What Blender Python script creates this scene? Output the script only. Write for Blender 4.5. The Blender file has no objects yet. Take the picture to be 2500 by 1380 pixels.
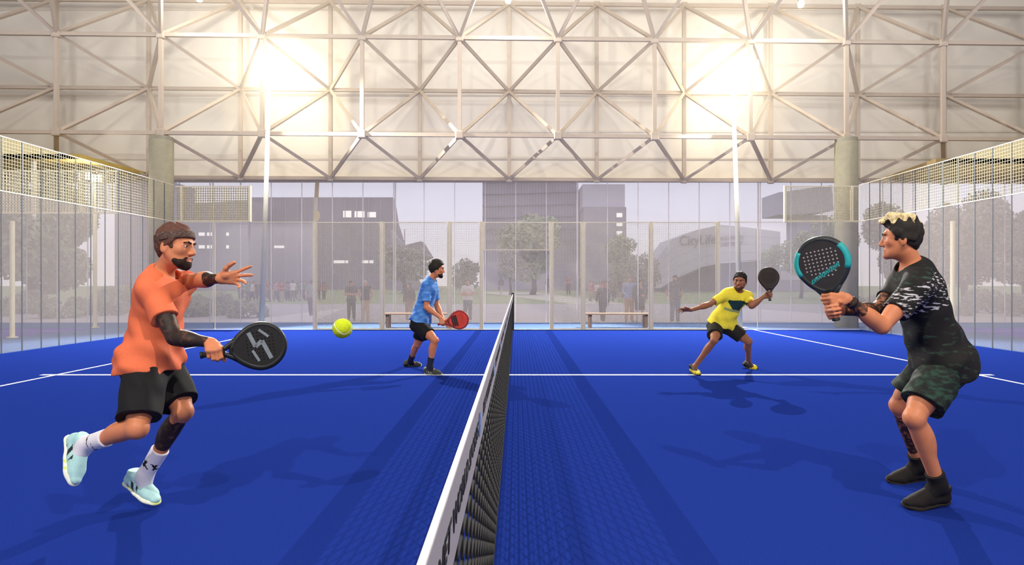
import bpy, bmesh, math, random
import numpy as np
from mathutils import Vector, Matrix

SC = bpy.context.scene
COL = SC.collection
F = 1500.0            # focal length in pixels of the 2500 px wide frame
CX, CY, H = 1262.0, 689.0, 1.40
GZ = -0.28            # plaza level, one step below the court deck


def at(px, py, d):
    return np.array([(px - CX) * d / F, d, H + (CY - py) * d / F])


def V(*a):
    return np.array(a, dtype=float)


def nz(v):
    v = np.asarray(v, dtype=float)
    return v / (np.linalg.norm(v) + 1e-12)


def s2l(c):
    c = c / 255.0
    return c / 12.92 if c <= 0.04045 else ((c + 0.055) / 1.055) ** 2.4


# ------------------------------------------------------------------ materials
MATS = {}


def mk(name, rgb, rough=0.6, var=0.08, scale=25.0, bump=0.0, metal=0.0, emit=None, spec=0.3, stretch=None, rgb2=None, ramp=None):
    """procedural principled material: base colour broken up by object-space noise"""
    if name in MATS:
        return MATS[name]
    m = bpy.data.materials.new(name)
    m.use_nodes = True
    nt = m.node_tree
    b = nt.nodes['Principled BSDF']
    col = tuple(s2l(c) for c in rgb)
    tc = nt.nodes.new('ShaderNodeTexCoord')
    src = tc.outputs['Object']
    if stretch:
        mp = nt.nodes.new('ShaderNodeMapping')
        mp.inputs['Scale'].default_value = stretch
        nt.links.new(src, mp.inputs['Vector'])
        src = mp.outputs['Vector']
    no = nt.nodes.new('ShaderNodeTexNoise')
    no.inputs['Scale'].default_value = scale
    no.inputs['Detail'].default_value = 4
    nt.links.new(src, no.inputs['Vector'])
    cr = nt.nodes.new('ShaderNodeValToRGB')
    lo, hi = ramp or (0.3, 0.7)
    cr.color_ramp.elements[0].position = lo
    cr.color_ramp.elements[1].position = hi
    c2 = tuple(s2l(c) for c in rgb2) if rgb2 else tuple(min(1, c * (1 + var)) for c in col)
    c1 = col if rgb2 else tuple(c * (1 - var) for c in col)
    cr.color_ramp.elements[0].color = (*c1, 1)
    cr.color_ramp.elements[1].color = (*c2, 1)
    nt.links.new(no.outputs['Fac'], cr.inputs['Fac'])
    nt.links.new(cr.outputs['Color'], b.inputs['Base Color'])
    b.inputs['Roughness'].default_value = rough
    b.inputs['Metallic'].default_value = metal
    b.inputs['Specular IOR Level'].default_value = spec
    if bump:
        bp = nt.nodes.new('ShaderNodeBump')
        bp.inputs['Strength'].default_value = bump
        bp.inputs['Distance'].default_value = 0.01
        nt.links.new(no.outputs['Fac'], bp.inputs['Height'])
        nt.links.new(bp.outputs['Normal'], b.inputs['Normal'])
    if emit:
        b.inputs['Emission Color'].default_value = (*[s2l(c) for c in emit[0]], 1)
        b.inputs['Emission Strength'].default_value = emit[1]
        m.cycles.emission_sampling = 'NONE'
    MATS[name] = m
    return m


def mk_pane(name, rgb, veil, tint=(1, 1, 1), gloss=0.0):
    """glazing: clear transmission plus a pale film that puts background haze into the pane"""
    if name in MATS:
        return MATS[name]
    m = bpy.data.materials.new(name)
    m.use_nodes = True
    nt = m.node_tree
    nt.nodes.remove(nt.nodes['Principled BSDF'])
    out = nt.nodes['Material Output']
    tr = nt.nodes.new('ShaderNodeBsdfTransparent')
    tr.inputs['Color'].default_value = (*tint, 1)
    di = nt.nodes.new('ShaderNodeBsdfDiffuse')
    tl = nt.nodes.new('ShaderNodeBsdfTranslucent')
    col = (*[s2l(c) for c in rgb], 1)
    di.inputs['Color'].default_value = col
    tl.inputs['Color'].default_value = col
    mx0 = nt.nodes.new('ShaderNodeMixShader')
    mx0.inputs['Fac'].default_value = 0.6
    nt.links.new(di.outputs[0], mx0.inputs[1])
    nt.links.new(tl.outputs[0], mx0.inputs[2])
    no = nt.nodes.new('ShaderNodeTexNoise')
    no.inputs['Scale'].default_value = 0.25
    tc = nt.nodes.new('ShaderNodeTexCoord')
    nt.links.new(tc.outputs['Object'], no.inputs['Vector'])
    mr = nt.nodes.new('ShaderNodeMapRange')
    mr.inputs['From Min'].default_value = 0.3
    mr.inputs['From Max'].default_value = 0.7
    mr.inputs['To Min'].default_value = veil * 0.93
    mr.inputs['To Max'].default_value = veil * 1.07
    nt.links.new(no.outputs['Fac'], mr.inputs['Value'])
    mx = nt.nodes.new('ShaderNodeMixShader')
    nt.links.new(mr.outputs[0], mx.inputs['Fac'])
    nt.links.new(tr.outputs[0], mx.inputs[1])
    nt.links.new(mx0.outputs[0], mx.inputs[2])
    last = mx
    if gloss:
        gl = nt.nodes.new('ShaderNodeBsdfGlossy')
        gl.inputs['Roughness'].default_value = 0.05
        mg = nt.nodes.new('ShaderNodeMixShader')
        mg.inputs['Fac'].default_value = gloss
        nt.links.new(mx.outputs[0], mg.inputs[1])
        nt.links.new(gl.outputs[0], mg.inputs[2])
        last = mg
    nt.links.new(last.outputs[0], out.inputs['Surface'])
    MATS[name] = m
    return m


# ------------------------------------------------------------------ object helpers
def tag(o, label=None, cat=None, group=None, kind=None):
    if label: o['label'] = label
    if cat: o['category'] = cat
    if group: o['group'] = group
    if kind: o['kind'] = kind
    return o


def empty(name, loc, label=None, cat=None, group=None, rz=0.0):
    o = bpy.data.objects.new(name, None)
    o.empty_display_size = 0.1
    COL.objects.link(o)
    o.location = Vector(tuple(float(x) for x in loc))
    o.rotation_euler = (0, 0, rz)
    return tag(o, label, cat, group)


def link_mesh(name, me, mats, parent=None, smooth=False):
    for m in (mats if isinstance(mats, (list, tuple)) else [mats]):
        me.materials.append(m)
    if smooth:
        me.polygons.foreach_set('use_smooth', np.ones(len(me.polygons), dtype=bool))
    o = bpy.data.objects.new(name, me)
    COL.objects.link(o)
    if parent is not None:
        o.parent = parent
    return o


def copy_tree(o, parent=None):
    c = o.copy()
    COL.objects.link(c)
    if parent is not None:
        c.parent = parent
    for ch in list(o.children):
        copy_tree(ch, c)
    return c


class MB:
    """collects boxes, bars, tubes and polygons into one mesh (coordinates relative to org)"""
    def __init__(self, org=(0, 0, 0)):
        self.v, self.f, self.org = [], [], np.asarray(org, dtype=float)

    def add(self, vs, fs):
        n = len(self.v)
        self.v += [tuple(np.asarray(p, dtype=float) - self.org) for p in vs]
        self.f += [tuple(i + n for i in f) for f in fs]
        return self

    def box(self, lo, hi):
        x0, y0, z0 = lo
        x1, y1, z1 = hi
        vs = [(x0, y0, z0), (x1, y0, z0), (x1, y1, z0), (x0, y1, z0), (x0, y0, z1), (x1, y0, z1), (x1, y1, z1), (x0, y1, z1)]
        return self.add(vs, [(0, 3, 2, 1), (4, 5, 6, 7), (0, 1, 5, 4), (1, 2, 6, 5), (2, 3, 7, 6), (3, 0, 4, 7)])

    def bar(self, a, b, w, h=None, up=(0, 0, 1)):
        """square bar from a to b"""
        a, b = np.asarray(a, float), np.asarray(b, float)
        h = w if h is None else h
        d = nz(b - a)
        up = np.asarray(up, float)
        if abs(np.dot(d, up)) > 0.98: up = V(0, 1, 0)
        s = nz(np.cross(d, up))
        t = np.cross(s, d)
        vs = []
        for p in (a, b):
            for i, j in ((-1, -1), (1, -1), (1, 1), (-1, 1)):
                vs.append(p + s * i * w / 2 + t * j * h / 2)
        return self.add(vs, [(3, 2, 1, 0), (4, 5, 6, 7), (0, 1, 5, 4), (1, 2, 6, 5), (2, 3, 7, 6), (3, 0, 4, 7)])

    def tube(self, pts, rad, n=12, caps=True, ref=None):
        pts = [np.asarray(p, float) for p in pts]
        rad = [rad] * len(pts) if np.isscalar(rad) else rad
        ref = V(0, 0, 1) if ref is None else ref
        vs, fs = [], []
        for i, p in enumerate(pts):
            d = nz(pts[min(i + 1, len(pts) - 1)] - pts[max(i - 1, 0)])
            r0 = ref if abs(np.dot(d, ref)) < 0.95 else V(0, 1, 0)
            s = nz(np.cross(d, r0)); t = np.cross(s, d)
            for k in range(n):
                a = 2 * math.pi * k / n
                vs.append(p + (s * math.cos(a) + t * math.sin(a)) * rad[i])
        for i in range(len(pts) - 1):
            for k in range(n):
                k2 = (k + 1) % n
                fs.append((i * n + k, i * n + k2, (i + 1) * n + k2, (i + 1) * n + k))
        if caps:
            fs.append(tuple(range(n))[::-1])
            fs.append(tuple((len(pts) - 1) * n + k for k in range(n)))
        return self.add(vs, fs)

    def prism(self, poly, y0, y1):
        """polygon of (x, z) extruded along y"""
        n = len(poly)
        vs = [(x, y0, z) for x, z in poly] + [(x, y1, z) for x, z in poly]
        fs = [tuple(range(n)), tuple(range(2 * n - 1, n - 1, -1))]
        for i in range(n):
            j = (i + 1) % n
            fs.append((i, i + n, j + n, j))
        return self.add(vs, fs)

    def mesh(self, name):
        me = bpy.data.meshes.new(name)
        me.from_pydata(self.v, [], self.f)
        me.update()
        return me

    def build(self, name, mats, parent=None, smooth=False, bevel=0.0, recalc=True):
        me = self.mesh(name)
        if recalc or bevel:
            bm = bmesh.new(); bm.from_mesh(me)
            bmesh.ops.recalc_face_normals(bm, faces=bm.faces)
            if bevel:
                bmesh.ops.bevel(bm, geom=[e for e in bm.edges], offset=bevel, segments=2, affect='EDGES', profile=0.5)
            bm.to_mesh(me); bm.free()
        return link_mesh(name, me, mats, parent, smooth)

    def thing(self, name, mats, label, cat, group=None, **k):
        o = self.build(name, mats, None, **k)
        o.location = Vector(tuple(float(x) for x in self.org))
        return tag(o, label, cat, group)


ORD = ['first', 'second', 'third', 'fourth', 'fifth', 'sixth', 'seventh', 'eighth', 'ninth', 'tenth', 'eleventh', 'twelfth', 'thirteenth', 'fourteenth', 'fifteenth', 'sixteenth', 'seventeenth', 'eighteenth', 'nineteenth', 'twentieth']

# ------------------------------------------------------------------ signed-distance modelling
def smin(a, b, k):
    h = np.clip(0.5 + 0.5 * (b - a) / k, 0, 1)
    return b + (a - b) * h - k * h * (1 - h)


class Sdf:
    """smooth union of round cones / ellipsoids / boxes, meshed with sparse surface nets into ONE continuous surface"""
    def __init__(self, disp=None):
        self.p = []
        self.disp = disp

    def rc(self, a, b, ra, rb=None, k=0.02, flat=None, s=1.0, op='u'):
        a, b = np.asarray(a, np.float32), np.asarray(b, np.float32)
        rb = ra if rb is None else rb
        self.p.append(('rc', a, b, ra, rb, None if flat is None else nz(flat).astype(np.float32), s, k, op, (a + b) / 2, np.linalg.norm(b - a) / 2 + max(ra, rb)))
        return self

    def sp(self, c, r, k=0.02, op='u'):
        return self.rc(c, c, r, r, k=k, op=op)

    def el(self, c, axes, r, k=0.02, op='u'):
        c = np.asarray(c, np.float32)
        self.p.append(('el', c, np.array([nz(a) for a in axes], np.float32), np.asarray(r, np.float32), None, None, 1, k, op, c, max(r)))
        return self

    def cone(self, a, b, ra, rb, k=0.02, flat=None, s=1.0, op='u'):
        """round at a, cut flat at b (sleeve, trouser leg)"""
        a, b = np.asarray(a, np.float32), np.asarray(b, np.float32)
        self.p.append(('co', a, b, ra, rb, None if flat is None else nz(flat).astype(np.float32), s, k, op, (a + b) / 2, np.linalg.norm(b - a) / 2 + max(ra, rb)))
        return self

    def bx(self, c, axes, h, rd, k=0.01, op='u'):
        c = np.asarray(c, np.float32)
        self.p.append(('bx', c, np.array([nz(a) for a in axes], np.float32), np.asarray(h, np.float32), rd, None, 1, k, op, c, float(np.linalg.norm(h)) + rd))
        return self

    def cut(self, point, normal, k=0.004):
        """remove everything on the normal side of a plane"""
        self.p.append(('pl', np.asarray(point, np.float32), nz(normal).astype(np.float32), None, None, None, 1, k, 'i', None, 1e9))
        return self

    def ev1(self, q, P):
        t = q[0]
        if t in ('rc', 'co'):
            _, a, b, ra, rb, fl, s = q[:7]
            pa = P - a
            ba = b - a
            if fl is not None:
                pa = pa + np.outer(pa @ fl, fl) * (1 / s - 1)
                ba = ba + fl * (ba @ fl) * (1 / s - 1)
            l2 = float(ba @ ba)
            if l2 < 1e-10:
                return (np.sqrt((pa * pa).sum(1)) - ra) * s
            tt = (pa @ ba) / l2
            tc = np.clip(tt, 0, 1.0 if t == 'rc' else 1.6)
            dv = pa - tc[:, None] * ba
            d = (np.sqrt((dv * dv).sum(1)) - (ra + np.minimum(tc, 1.0) * (rb - ra))) * s
            if t == 'co':
                d = np.maximum(d, (tt - 1) * math.sqrt(l2) * s)
            return d
        if t == 'el':
            _, c, R, r = q[:4]
            l = (P - c) @ R.T
            k0 = np.sqrt(((l / r) ** 2).sum(1)) + 1e-9
            k1 = np.sqrt(((l / (r * r)) ** 2).sum(1)) + 1e-9
            return k0 * (k0 - 1) / k1
        if t == 'bx':
            _, c, R, h, rd = q[:5]
            l = np.abs((P - c) @ R.T) - (h - rd)
            return np.sqrt((np.maximum(l, 0) ** 2).sum(1)) + np.minimum(l.max(1), 0) - rd
        if t == 'pl':
            return (P - q[1]) @ q[2]

    def ev(self, P, cull=None):
        P = P.astype(np.float32)
        d = np.full(len(P), 1.0, np.float32)
        for q in self.p:
            k, op = q[7], q[8]
            if cull is not None and q[9] is not None:
                if np.linalg.norm(cull[0] - q[9]) > cull[1] + q[10] + 0.12:
                    continue
            e = self.ev1(q, P)
            if op == 'u': d = smin(d, e, k)
            elif op == 's': d = -smin(-d, e, k)
            else: d = -smin(-d, -e, k)
        if self.disp is not None:
            d = d + self.disp(P)
        return d

    def bbox(self):
        lo = np.min([q[9] - q[10] for q in self.p if q[9] is not None and q[8] == 'u'], axis=0)
        hi = np.max([q[9] + q[10] for q in self.p if q[9] is not None and q[8] == 'u'], axis=0)
        return lo - 0.03, hi + 0.03

    def mesh(self, h, org=(0, 0, 0)):
        lo, hi = self.bbox()
        B = 8
        nb = np.ceil((hi - lo) / (h * B)).astype(int) + 1
        g = np.stack(np.meshgrid(*[np.arange(n) for n in nb], indexing='ij'), -1).reshape(-1, 3)
        Hc = h * B
        # group blocks 4x4x4 for culling
        grp = (g // 4)
        key = (grp[:, 0] * 4096 + grp[:, 1]) * 4096 + grp[:, 2]
        order = np.argsort(key, kind='stable')
        g, key = g[order], key[order]
        starts = np.r_[0, np.nonzero(np.diff(key))[0] + 1, len(key)]
        loc = np.stack(np.meshgrid(*[np.arange(B + 1)] * 3, indexing='ij'), -1).reshape(-1, 3)
        N = (nb * B + 4).astype(np.int64)
        vk, vp, ek = [], [], []
        for s, e in zip(starts[:-1], starts[1:]):
            gb = g[s:e]
            cen = lo + (gb + 0.5) * Hc
            cm = (cen.min(0) + cen.max(0)) / 2
            cr = np.linalg.norm(cen.max(0) - cm) + Hc
            dc = self.ev(cen, (cm, cr))
            gb = gb[np.abs(dc) < Hc * 1.35 + 0.012]
            if len(gb) == 0:
                continue
            I = (gb[:, None, :] * B + loc[None]).reshape(-1, 3)
            P = lo + I * h
            val = self.ev(P, (cm, cr)).reshape(len(gb), B + 1, B + 1, B + 1)
            neg = val < 0
            c8 = [(i, j, k) for i in (0, 1) for j in (0, 1) for k in (0, 1)]
            cnt = sum(neg[:, i:i + B, j:j + B, k:k + B].astype(np.int8) for i, j, k in c8)
            m = (cnt > 0) & (cnt < 8)
            if not m.any():
                continue
            bi, x, y, z = np.nonzero(m)
            acc = np.zeros((len(bi), 3)); num = np.zeros(len(bi))
            cv = {c: val[bi, x + c[0], y + c[1], z + c[2]] for c in c8}
            for c in c8:
                for ax in range(3):
                    if c[ax]: continue
                    c2 = list(c); c2[ax] = 1; c2 = tuple(c2)
                    a, b = cv[c], cv[c2]
                    w = (a < 0) != (b < 0)
                    t = np.where(w, a / np.where(w, a - b, 1), 0)
                    pt = np.tile(np.array(c, float), (len(bi), 1)); pt[:, ax] += t
                    acc += pt * w[:, None]; num += w
            base = gb[bi] * B + np.stack([x, y, z], 1)
            vp.append(lo + (base + acc / num[:, None]) * h)
            vk.append((base[:, 0].astype(np.int64) * N[1] + base[:, 1]) * N[2] + base[:, 2])
            for ax in range(3):
                sl = [slice(0, B)] * 3
                s2 = list(sl); s2[ax] = slice(1, B + 1)
                a = neg[(slice(None), *sl)]; b = neg[(slice(None), *s2)]
                q = np.nonzero(a != b)
                if len(q[0]):
                    bs = gb[q[0]] * B + np.stack(q[1:], 1)
                    ek.append(np.c_[bs, np.full(len(bs), ax), a[q].astype(int)])
        vk = np.concatenate(vk); vp = np.concatenate(vp); ek = np.concatenate(ek)
        o = np.argsort(vk); vk, vp = vk[o], vp[o]
        quads = []
        for ax in range(3):
            E = ek[ek[:, 3] == ax]
            u, v = (ax + 1) % 3, (ax + 2) % 3
            idx = []
            ok = np.ones(len(E), bool)
            for du, dv in ((-1, -1), (0, -1), (0, 0), (-1, 0)):
                b = E[:, :3].astype(np.int64).copy()
                b[:, u] += du; b[:, v] += dv
                kk = (b[:, 0] * N[1] + b[:, 1]) * N[2] + b[:, 2]
                p = np.clip(np.searchsorted(vk, kk), 0, len(vk) - 1)
                ok &= vk[p] == kk
                idx.append(p)
            Q = np.stack(idx, 1)
            fl = E[:, 4] == 0
            Q[fl] = Q[fl][:, ::-1]
            quads.append(Q[ok])
        Q = np.concatenate(quads)
        return vp - np.asarray(org, float), Q


def mesh_from(name, v, q):
    me = bpy.data.meshes.new(name)
    me.vertices.add(len(v))
    me.vertices.foreach_set('co', v.astype(np.float32).ravel())
    me.loops.add(q.size)
    me.loops.foreach_set('vertex_index', q.astype(np.int32).ravel())
    me.polygons.add(len(q))
    me.polygons.foreach_set('loop_start', np.arange(0, q.size, 4, dtype=np.int32))
    me.update(calc_edges=True)
    me.validate()
    return me


def sdf_obj(name, sdf, h, mats, parent, org, pick=None):
    """mesh an Sdf; pick(centres in world) -> material index per face"""
    v, q = sdf.mesh(h, org)
    me = mesh_from(name, v, q)
    o = link_mesh(name, me, mats, parent, True)
    if pick is not None:
        n = len(me.polygons)
        ce = np.zeros(n * 3, np.float32)
        me.polygons.foreach_get('center', ce)
        me.polygons.foreach_set('material_index', pick(ce.reshape(-1, 3) + np.asarray(org, np.float32)).astype(np.int32))
    return o
# ------------------------------------------------------------------ people
SKIN = mk('skin_tanned', (205, 128, 88), 0.5, 0.07, 14, spec=0.35)
SKIN_PALE = mk('skin_light', (214, 158, 128), 0.55, 0.06, 14)
SKIN_DARK = mk('skin_brown', (150, 96, 66), 0.5, 0.08, 14, spec=0.35)
INK = mk('tattooed_skin', (52, 38, 32), 0.55, 0.1, 38, rgb2=(176, 108, 74), ramp=(0.5, 0.72))
INK_HEAVY = mk('heavily_tattooed_skin', (44, 32, 27), 0.55, 0.1, 30, rgb2=(120, 76, 54), ramp=(0.52, 0.85))
LIP = mk('lips', (186, 104, 82), 0.45, 0.05, 30)
EYE = mk('eye_white', (186, 176, 168), 0.2, 0.02, 10)
IRIS = mk('iris', (50, 34, 24), 0.2, 0.1, 60)
BROW = mk('eyebrow_hair', (46, 32, 24), 0.8, 0.2, 90)


def finger_dirs(D, N, angs):
    out, a = [], 0.0
    for x in angs:
        a += math.radians(x)
        out.append(D * math.cos(a) + N * math.sin(a))
    return out


def hand(s, wrist, D, N, side, u, curl, spread=6.0, thumb='open', k=0.006):
    """palm from five rays, four unequal jointed fingers and a thumb leaving the side of the palm"""
    D, N = nz(D), nz(N)
    N = nz(N - D * np.dot(N, D))
    B = side * np.cross(D, N)
    kn = []
    for off, ln in ((0.030, 0.090), (0.010, 0.095), (-0.010, 0.090), (-0.028, 0.081)):
        p = wrist + (D * ln + B * off) * u
        kn.append(p)
        s.rc(wrist + (D * 0.006 + B * off * 0.55) * u, p, 0.0165 * u, 0.0125 * u, k=0.012 * u)
    s.sp(wrist + (D * 0.038 + B * 0.02 + N * 0.008) * u, 0.019 * u, k=0.016 * u)
    seg = ((0.044, 0.026, 0.021), (0.048, 0.031, 0.023), (0.044, 0.028, 0.022), (0.034, 0.021, 0.019))
    for i in range(4):
        sp = math.radians((1.5 - i) * spread)
        d0 = nz(D * math.cos(sp) + B * math.sin(sp))
        p = kn[i]
        r = (0.0098, 0.0100, 0.0095, 0.0084)[i] * u
        for j, d in enumerate(finger_dirs(d0, N, curl[i])):
            p2 = p + d * seg[i][j] * u
            s.rc(p, p2, r, r * 0.9, k=k * u)
            p, r = p2, r * 0.9
    if thumb == 'open':
        dirs = (D * .55 + B * .8 + N * .2, D * .8 + B * .6 + N * .1, D * .9 + B * .45 + N * .05)
    elif thumb == 'grip':
        dirs = (D * .5 + B * .55 + N * .65, D * .75 + N * .75 + B * .1, D * .4 + N * .85 - B * .25)
    else:
        dirs = (D * .7 + B * .55 + N * .3, D * .9 + B * .3 + N * .3, D * .95 + B * .1 + N * .3)
    p, r = wrist + (D * 0.022 + B * 0.022) * u, 0.0145 * u
    for d, l in zip(dirs, (0.046, 0.034, 0.027)):
        p2 = p + nz(d) * l * u
        s.rc(p, p2, r, r * 0.88, k=0.008 * u)
        p, r = p2, r * 0.88


def grip(G, A, W, side, u):
    """hand frame for closing on a handle through G along A; W = elbow->grip direction"""
    A = nz(A)
    D = nz(np.asarray(W) - A * np.dot(W, A) * 0.85)
    N = nz(side * np.cross(A, D))
    D = nz(D)
    return G - D * 0.078 * u - N * 0.026 * u, D, N


def make_shoe(parent, org, heel, toe, ankle, u, mats, h, name='shoe', high=0.0):
    """running shoe: upper (sub-mesh), sole and laces as children"""
    heel, toe, ankle = map(np.asarray, (heel, toe, ankle))
    D = nz(toe - heel)
    L = np.linalg.norm(toe - heel)
    Up = ankle - (heel + D * L * 0.25)
    Up = nz(Up - D * np.dot(Up, D))
    S = np.cross(Up, D)
    q = lambda f, s, z: heel + D * (L * f) + S * s * u + Up * z * u
    up = Sdf()
    up.rc(q(.13, 0, .045), q(.5, 0, .045), .036 * u, .041 * u, k=.02)
    up.rc(q(.5, 0, .042), q(.72, .004, .036), .041 * u, .043 * u, k=.02, flat=Up, s=.85)
    up.rc(q(.72, .004, .034), q(.9, .0, .030), .042 * u, .030 * u, k=.02, flat=Up, s=.75)
    up.rc(q(.17, 0, .05), q(.2, 0, .098 + high), .037 * u, .043 * u, k=.02)
    up.rc(q(.30, 0, .096 + high), q(.62, 0, .054), .036 * u, .036 * u, k=.02)
    up.cut(q(.2, 0, .118 + high), nz(Up - D * .25))
    up.cut(q(0, 0, .012), -Up)
    o = sdf_obj(name, up, h, mats['upper'], parent, org, (lambda P: (((P - heel) @ Up > .066 * u) | (np.abs((P - q(.5, 0, 0)) @ D) % .034 < .009) & (np.abs((P - heel) @ S) > .02 * u)).astype(int)) if mats.get('dark_top') else
                (lambda P: np.where(np.abs(((P - q(.42, 0, 0)) @ D) / u + ((P - heel) @ Up) / u * .55 - .012) % .045 < .015, 1, 0) * ((((P - q(.55, 0, 0)) @ D) < 0) & (((P - q(.22, 0, 0)) @ D) > 0) & (((P - heel) @ Up) < .07 * u))) if len(mats['upper']) > 1 else None)
    so = Sdf()
    so.rc(q(.11, 0, .012), q(.5, 0, .012), .037 * u, .037 * u, k=.02, flat=Up, s=.42)
    so.rc(q(.5, 0, .012), q(.74, .004, .012), .037 * u, .046 * u, k=.02, flat=Up, s=.42)
    so.rc(q(.74, .004, .012), q(.91, 0, .014), .046 * u, .032 * u, k=.02, flat=Up, s=.42)
    so.cut(q(0, 0, 0), -Up)
    sdf_obj('sole', so, h, mats['sole'], o, org)
    lc = MB(org)
    for i in range(4):
        f = .36 + .075 * i
        z = .095 - .0085 * i * 1.1
        lc.tube([q(f, -.022, z - .012), q(f + .01, 0, z - .001), q(f, .022, z - .012)], .0035 * u, 6)
    lc.build('laces', mats['lace'], o, True)
    return o


def figure(name, label, J, u, hu, look, org, hands, h, cat='person', grp=None, fem=False, loc=None, rz=0.0, detail=True):
    """one person: a continuous skin surface from joints J (world coordinates) plus clothing and hair children.
    J: pel neck sl sr el er wl wr hl hr kl kr al ar head F U ; look: dict of materials and garment options"""
    root = empty(name, org if loc is None else loc, label, cat, grp, rz)
    g = {k: np.asarray(v, float) for k, v in J.items()}
    Ssh = nz(g['sl'] - g['sr']); Spl = nz(g['hl'] - g['hr'])
    up = nz(g['neck'] - g['pel'])
    S = nz(Ssh + Spl)
    S = nz(S - up * np.dot(S, up))
    Fr = np.cross(S, up)
    L = np.linalg.norm(g['neck'] - g['pel'])
    tor = lambda t, f=0.0, sd=0.0: g['pel'] + up * L * t + Fr * f * u + S * sd * u
    slim = 0.88 if fem else 1.0
    P = g['head']; Fh = nz(g['F']); Uh = nz(g['U'] - Fh * np.dot(g['U'], Fh)); Sh = np.cross(Uh, Fh)
    fs = look.get('fs', .95)
    hd = lambda s_, f_, u_: P + (Sh * s_ + Fh * f_ * fs + Uh * u_) * hu

    def torso(s, o=0.0, k=0.05):
        s.el(tor(.66, .0), (S, Fr, up), ((.152 * slim + o) * u, (.108 + o) * u, .36 * L + o * u), k=k * u)
        s.el(tor(.84, .0), (Ssh, Fr, up), ((.168 * slim + o) * u, (.088 + o) * u, .17 * L + o * u), k=k * u)
        s.el(tor(.30, .0), (S, Fr, up), ((.128 * slim + o) * u, (.098 + o) * u, .32 * L + o * u), k=k * u)
        s.el(tor(.04, -.005), (Spl, Fr, up), ((.155 + o) * u, (.112 + o) * u, (.13 + o) * u), k=k * u)
        for sd in (-1, 1):
            s.sp(g['hl' if sd > 0 else 'hr'] - Fr * .045 * u + up * .01 * u, (.088 + o) * u, k=k * u)
            s.el(tor(.78, .072, .068 * sd), (S, Fr, up), ((.07 + o) * u, ((.06 if fem else .036) + o) * u, (.058 + o) * u), k=.03 * u)
        for a in ('sl', 'sr'):
            s.rc(tor(.98, -.012), g[a] + up * .004, (.05 + o) * u, (.05 + o) * u, k=k * u)

    def limb(s, a, b, ra, rb, bulge, o=0.0, k=0.02):
        s.rc(a, b, (ra + o) * u, (rb + o) * u, k=k * u)

    # ---- body: one surface
    body = Sdf()
    torso(body)
    body.rc(tor(1.0, -.008), hd(0, -.024, -.085), .056 * u * slim, .049 * u * slim, k=.025 * u)
    for a, b, c in (('sl', 'el', 'wl'), ('sr', 'er', 'wr')):
        A_, B_, C_ = g[a], g[b], g[c]
        d1, d2 = nz(B_ - A_), nz(C_ - B_)
        bend = nz(d2 - d1 * np.dot(d1, d2) + 1e-6)
        th = 0.82 if fem else 1.0
        body.sp(A_, .058 * u * th, k=.03 * u)
        body.rc(A_, B_, .050 * u * th, .039 * u * th, k=.03 * u)
        bd1 = nz(bend - d1 * np.dot(bend, d1)); bend = nz(bend - d2 * np.dot(bend, d2))
        body.el(A_ + (B_ - A_) * .55 + bd1 * .014 * u, (np.cross(d1, bd1), bd1, d1), (.040 * u * th, .040 * u * th, .095 * u), k=.02 * u)
        body.rc(B_, C_, .040 * u * th, .0265 * u * th, k=.02 * u)
        body.el(B_ + (C_ - B_) * .27, (np.cross(d2, bend), bend, d2), (.047 * u * th, .044 * u * th, .095 * u), k=.02 * u)
    for a, b, c in (('hl', 'kl', 'al'), ('hr', 'kr', 'ar')):
        A_, B_, C_ = g[a], g[b], g[c]
        d1, d2 = nz(B_ - A_), nz(C_ - B_)
        fw = nz(d1 - d2 + Fr * .15)
        fw = nz(fw - d2 * np.dot(fw, d2))
        body.rc(A_, B_, .086 * u, .050 * u, k=.03 * u)
        fw1 = nz(fw - d1 * np.dot(fw, d1))
        body.el(A_ + (B_ - A_) * .5 + fw1 * .014 * u, (np.cross(d1, fw1), fw1, d1), (.074 * u, .072 * u, .17 * u), k=.03 * u)
        body.sp(B_ + fw * .006 * u, .049 * u, k=.02 * u)
        body.rc(B_, C_, .049 * u, .035 * u, k=.02 * u)
        body.el(B_ + (C_ - B_) * .32 - fw * .02 * u, (np.cross(d2, fw), fw, d2), (.050 * u, .050 * u, .12 * u), k=.025 * u)
        body.sp(C_, .038 * u, k=.015 * u)
    for c, hl_, tl_ in (('al', 'heel_l', 'toe_l'), ('ar', 'heel_r', 'toe_r')):
        d = nz(g[tl_] - g[hl_]); ln = np.linalg.norm(g[tl_] - g[hl_])
        upf = nz((g[c] - (g[hl_] + d * ln * .25)) - d * np.dot(g[c] - (g[hl_] + d * ln * .25), d))
        body.rc(g[c], g[hl_] + d * ln * .7 + upf * .026 * u, .027 * u, .016 * u, k=.015 * u)
    # ---- head
    fx = .95 if fem else 1.0
    body.el(hd(0, -.008, .012), (Sh, Fh, Uh), (.075 * hu, .090 * hu * fs, .086 * hu), k=.02 * hu)
    body.el(hd(0, .022, -.045), (Sh, Fh, Uh), (.063 * hu * fx, .068 * hu * fs, .082 * hu), k=.03 * hu)
    body.el(hd(0, .032, -.090), (Sh, Fh, Uh), (.050 * hu * fx, .053 * hu * fs, .032 * hu), k=.022 * hu)
    body.sp(hd(0, .079, -.110), .018 * hu, k=.02 * hu)
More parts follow.
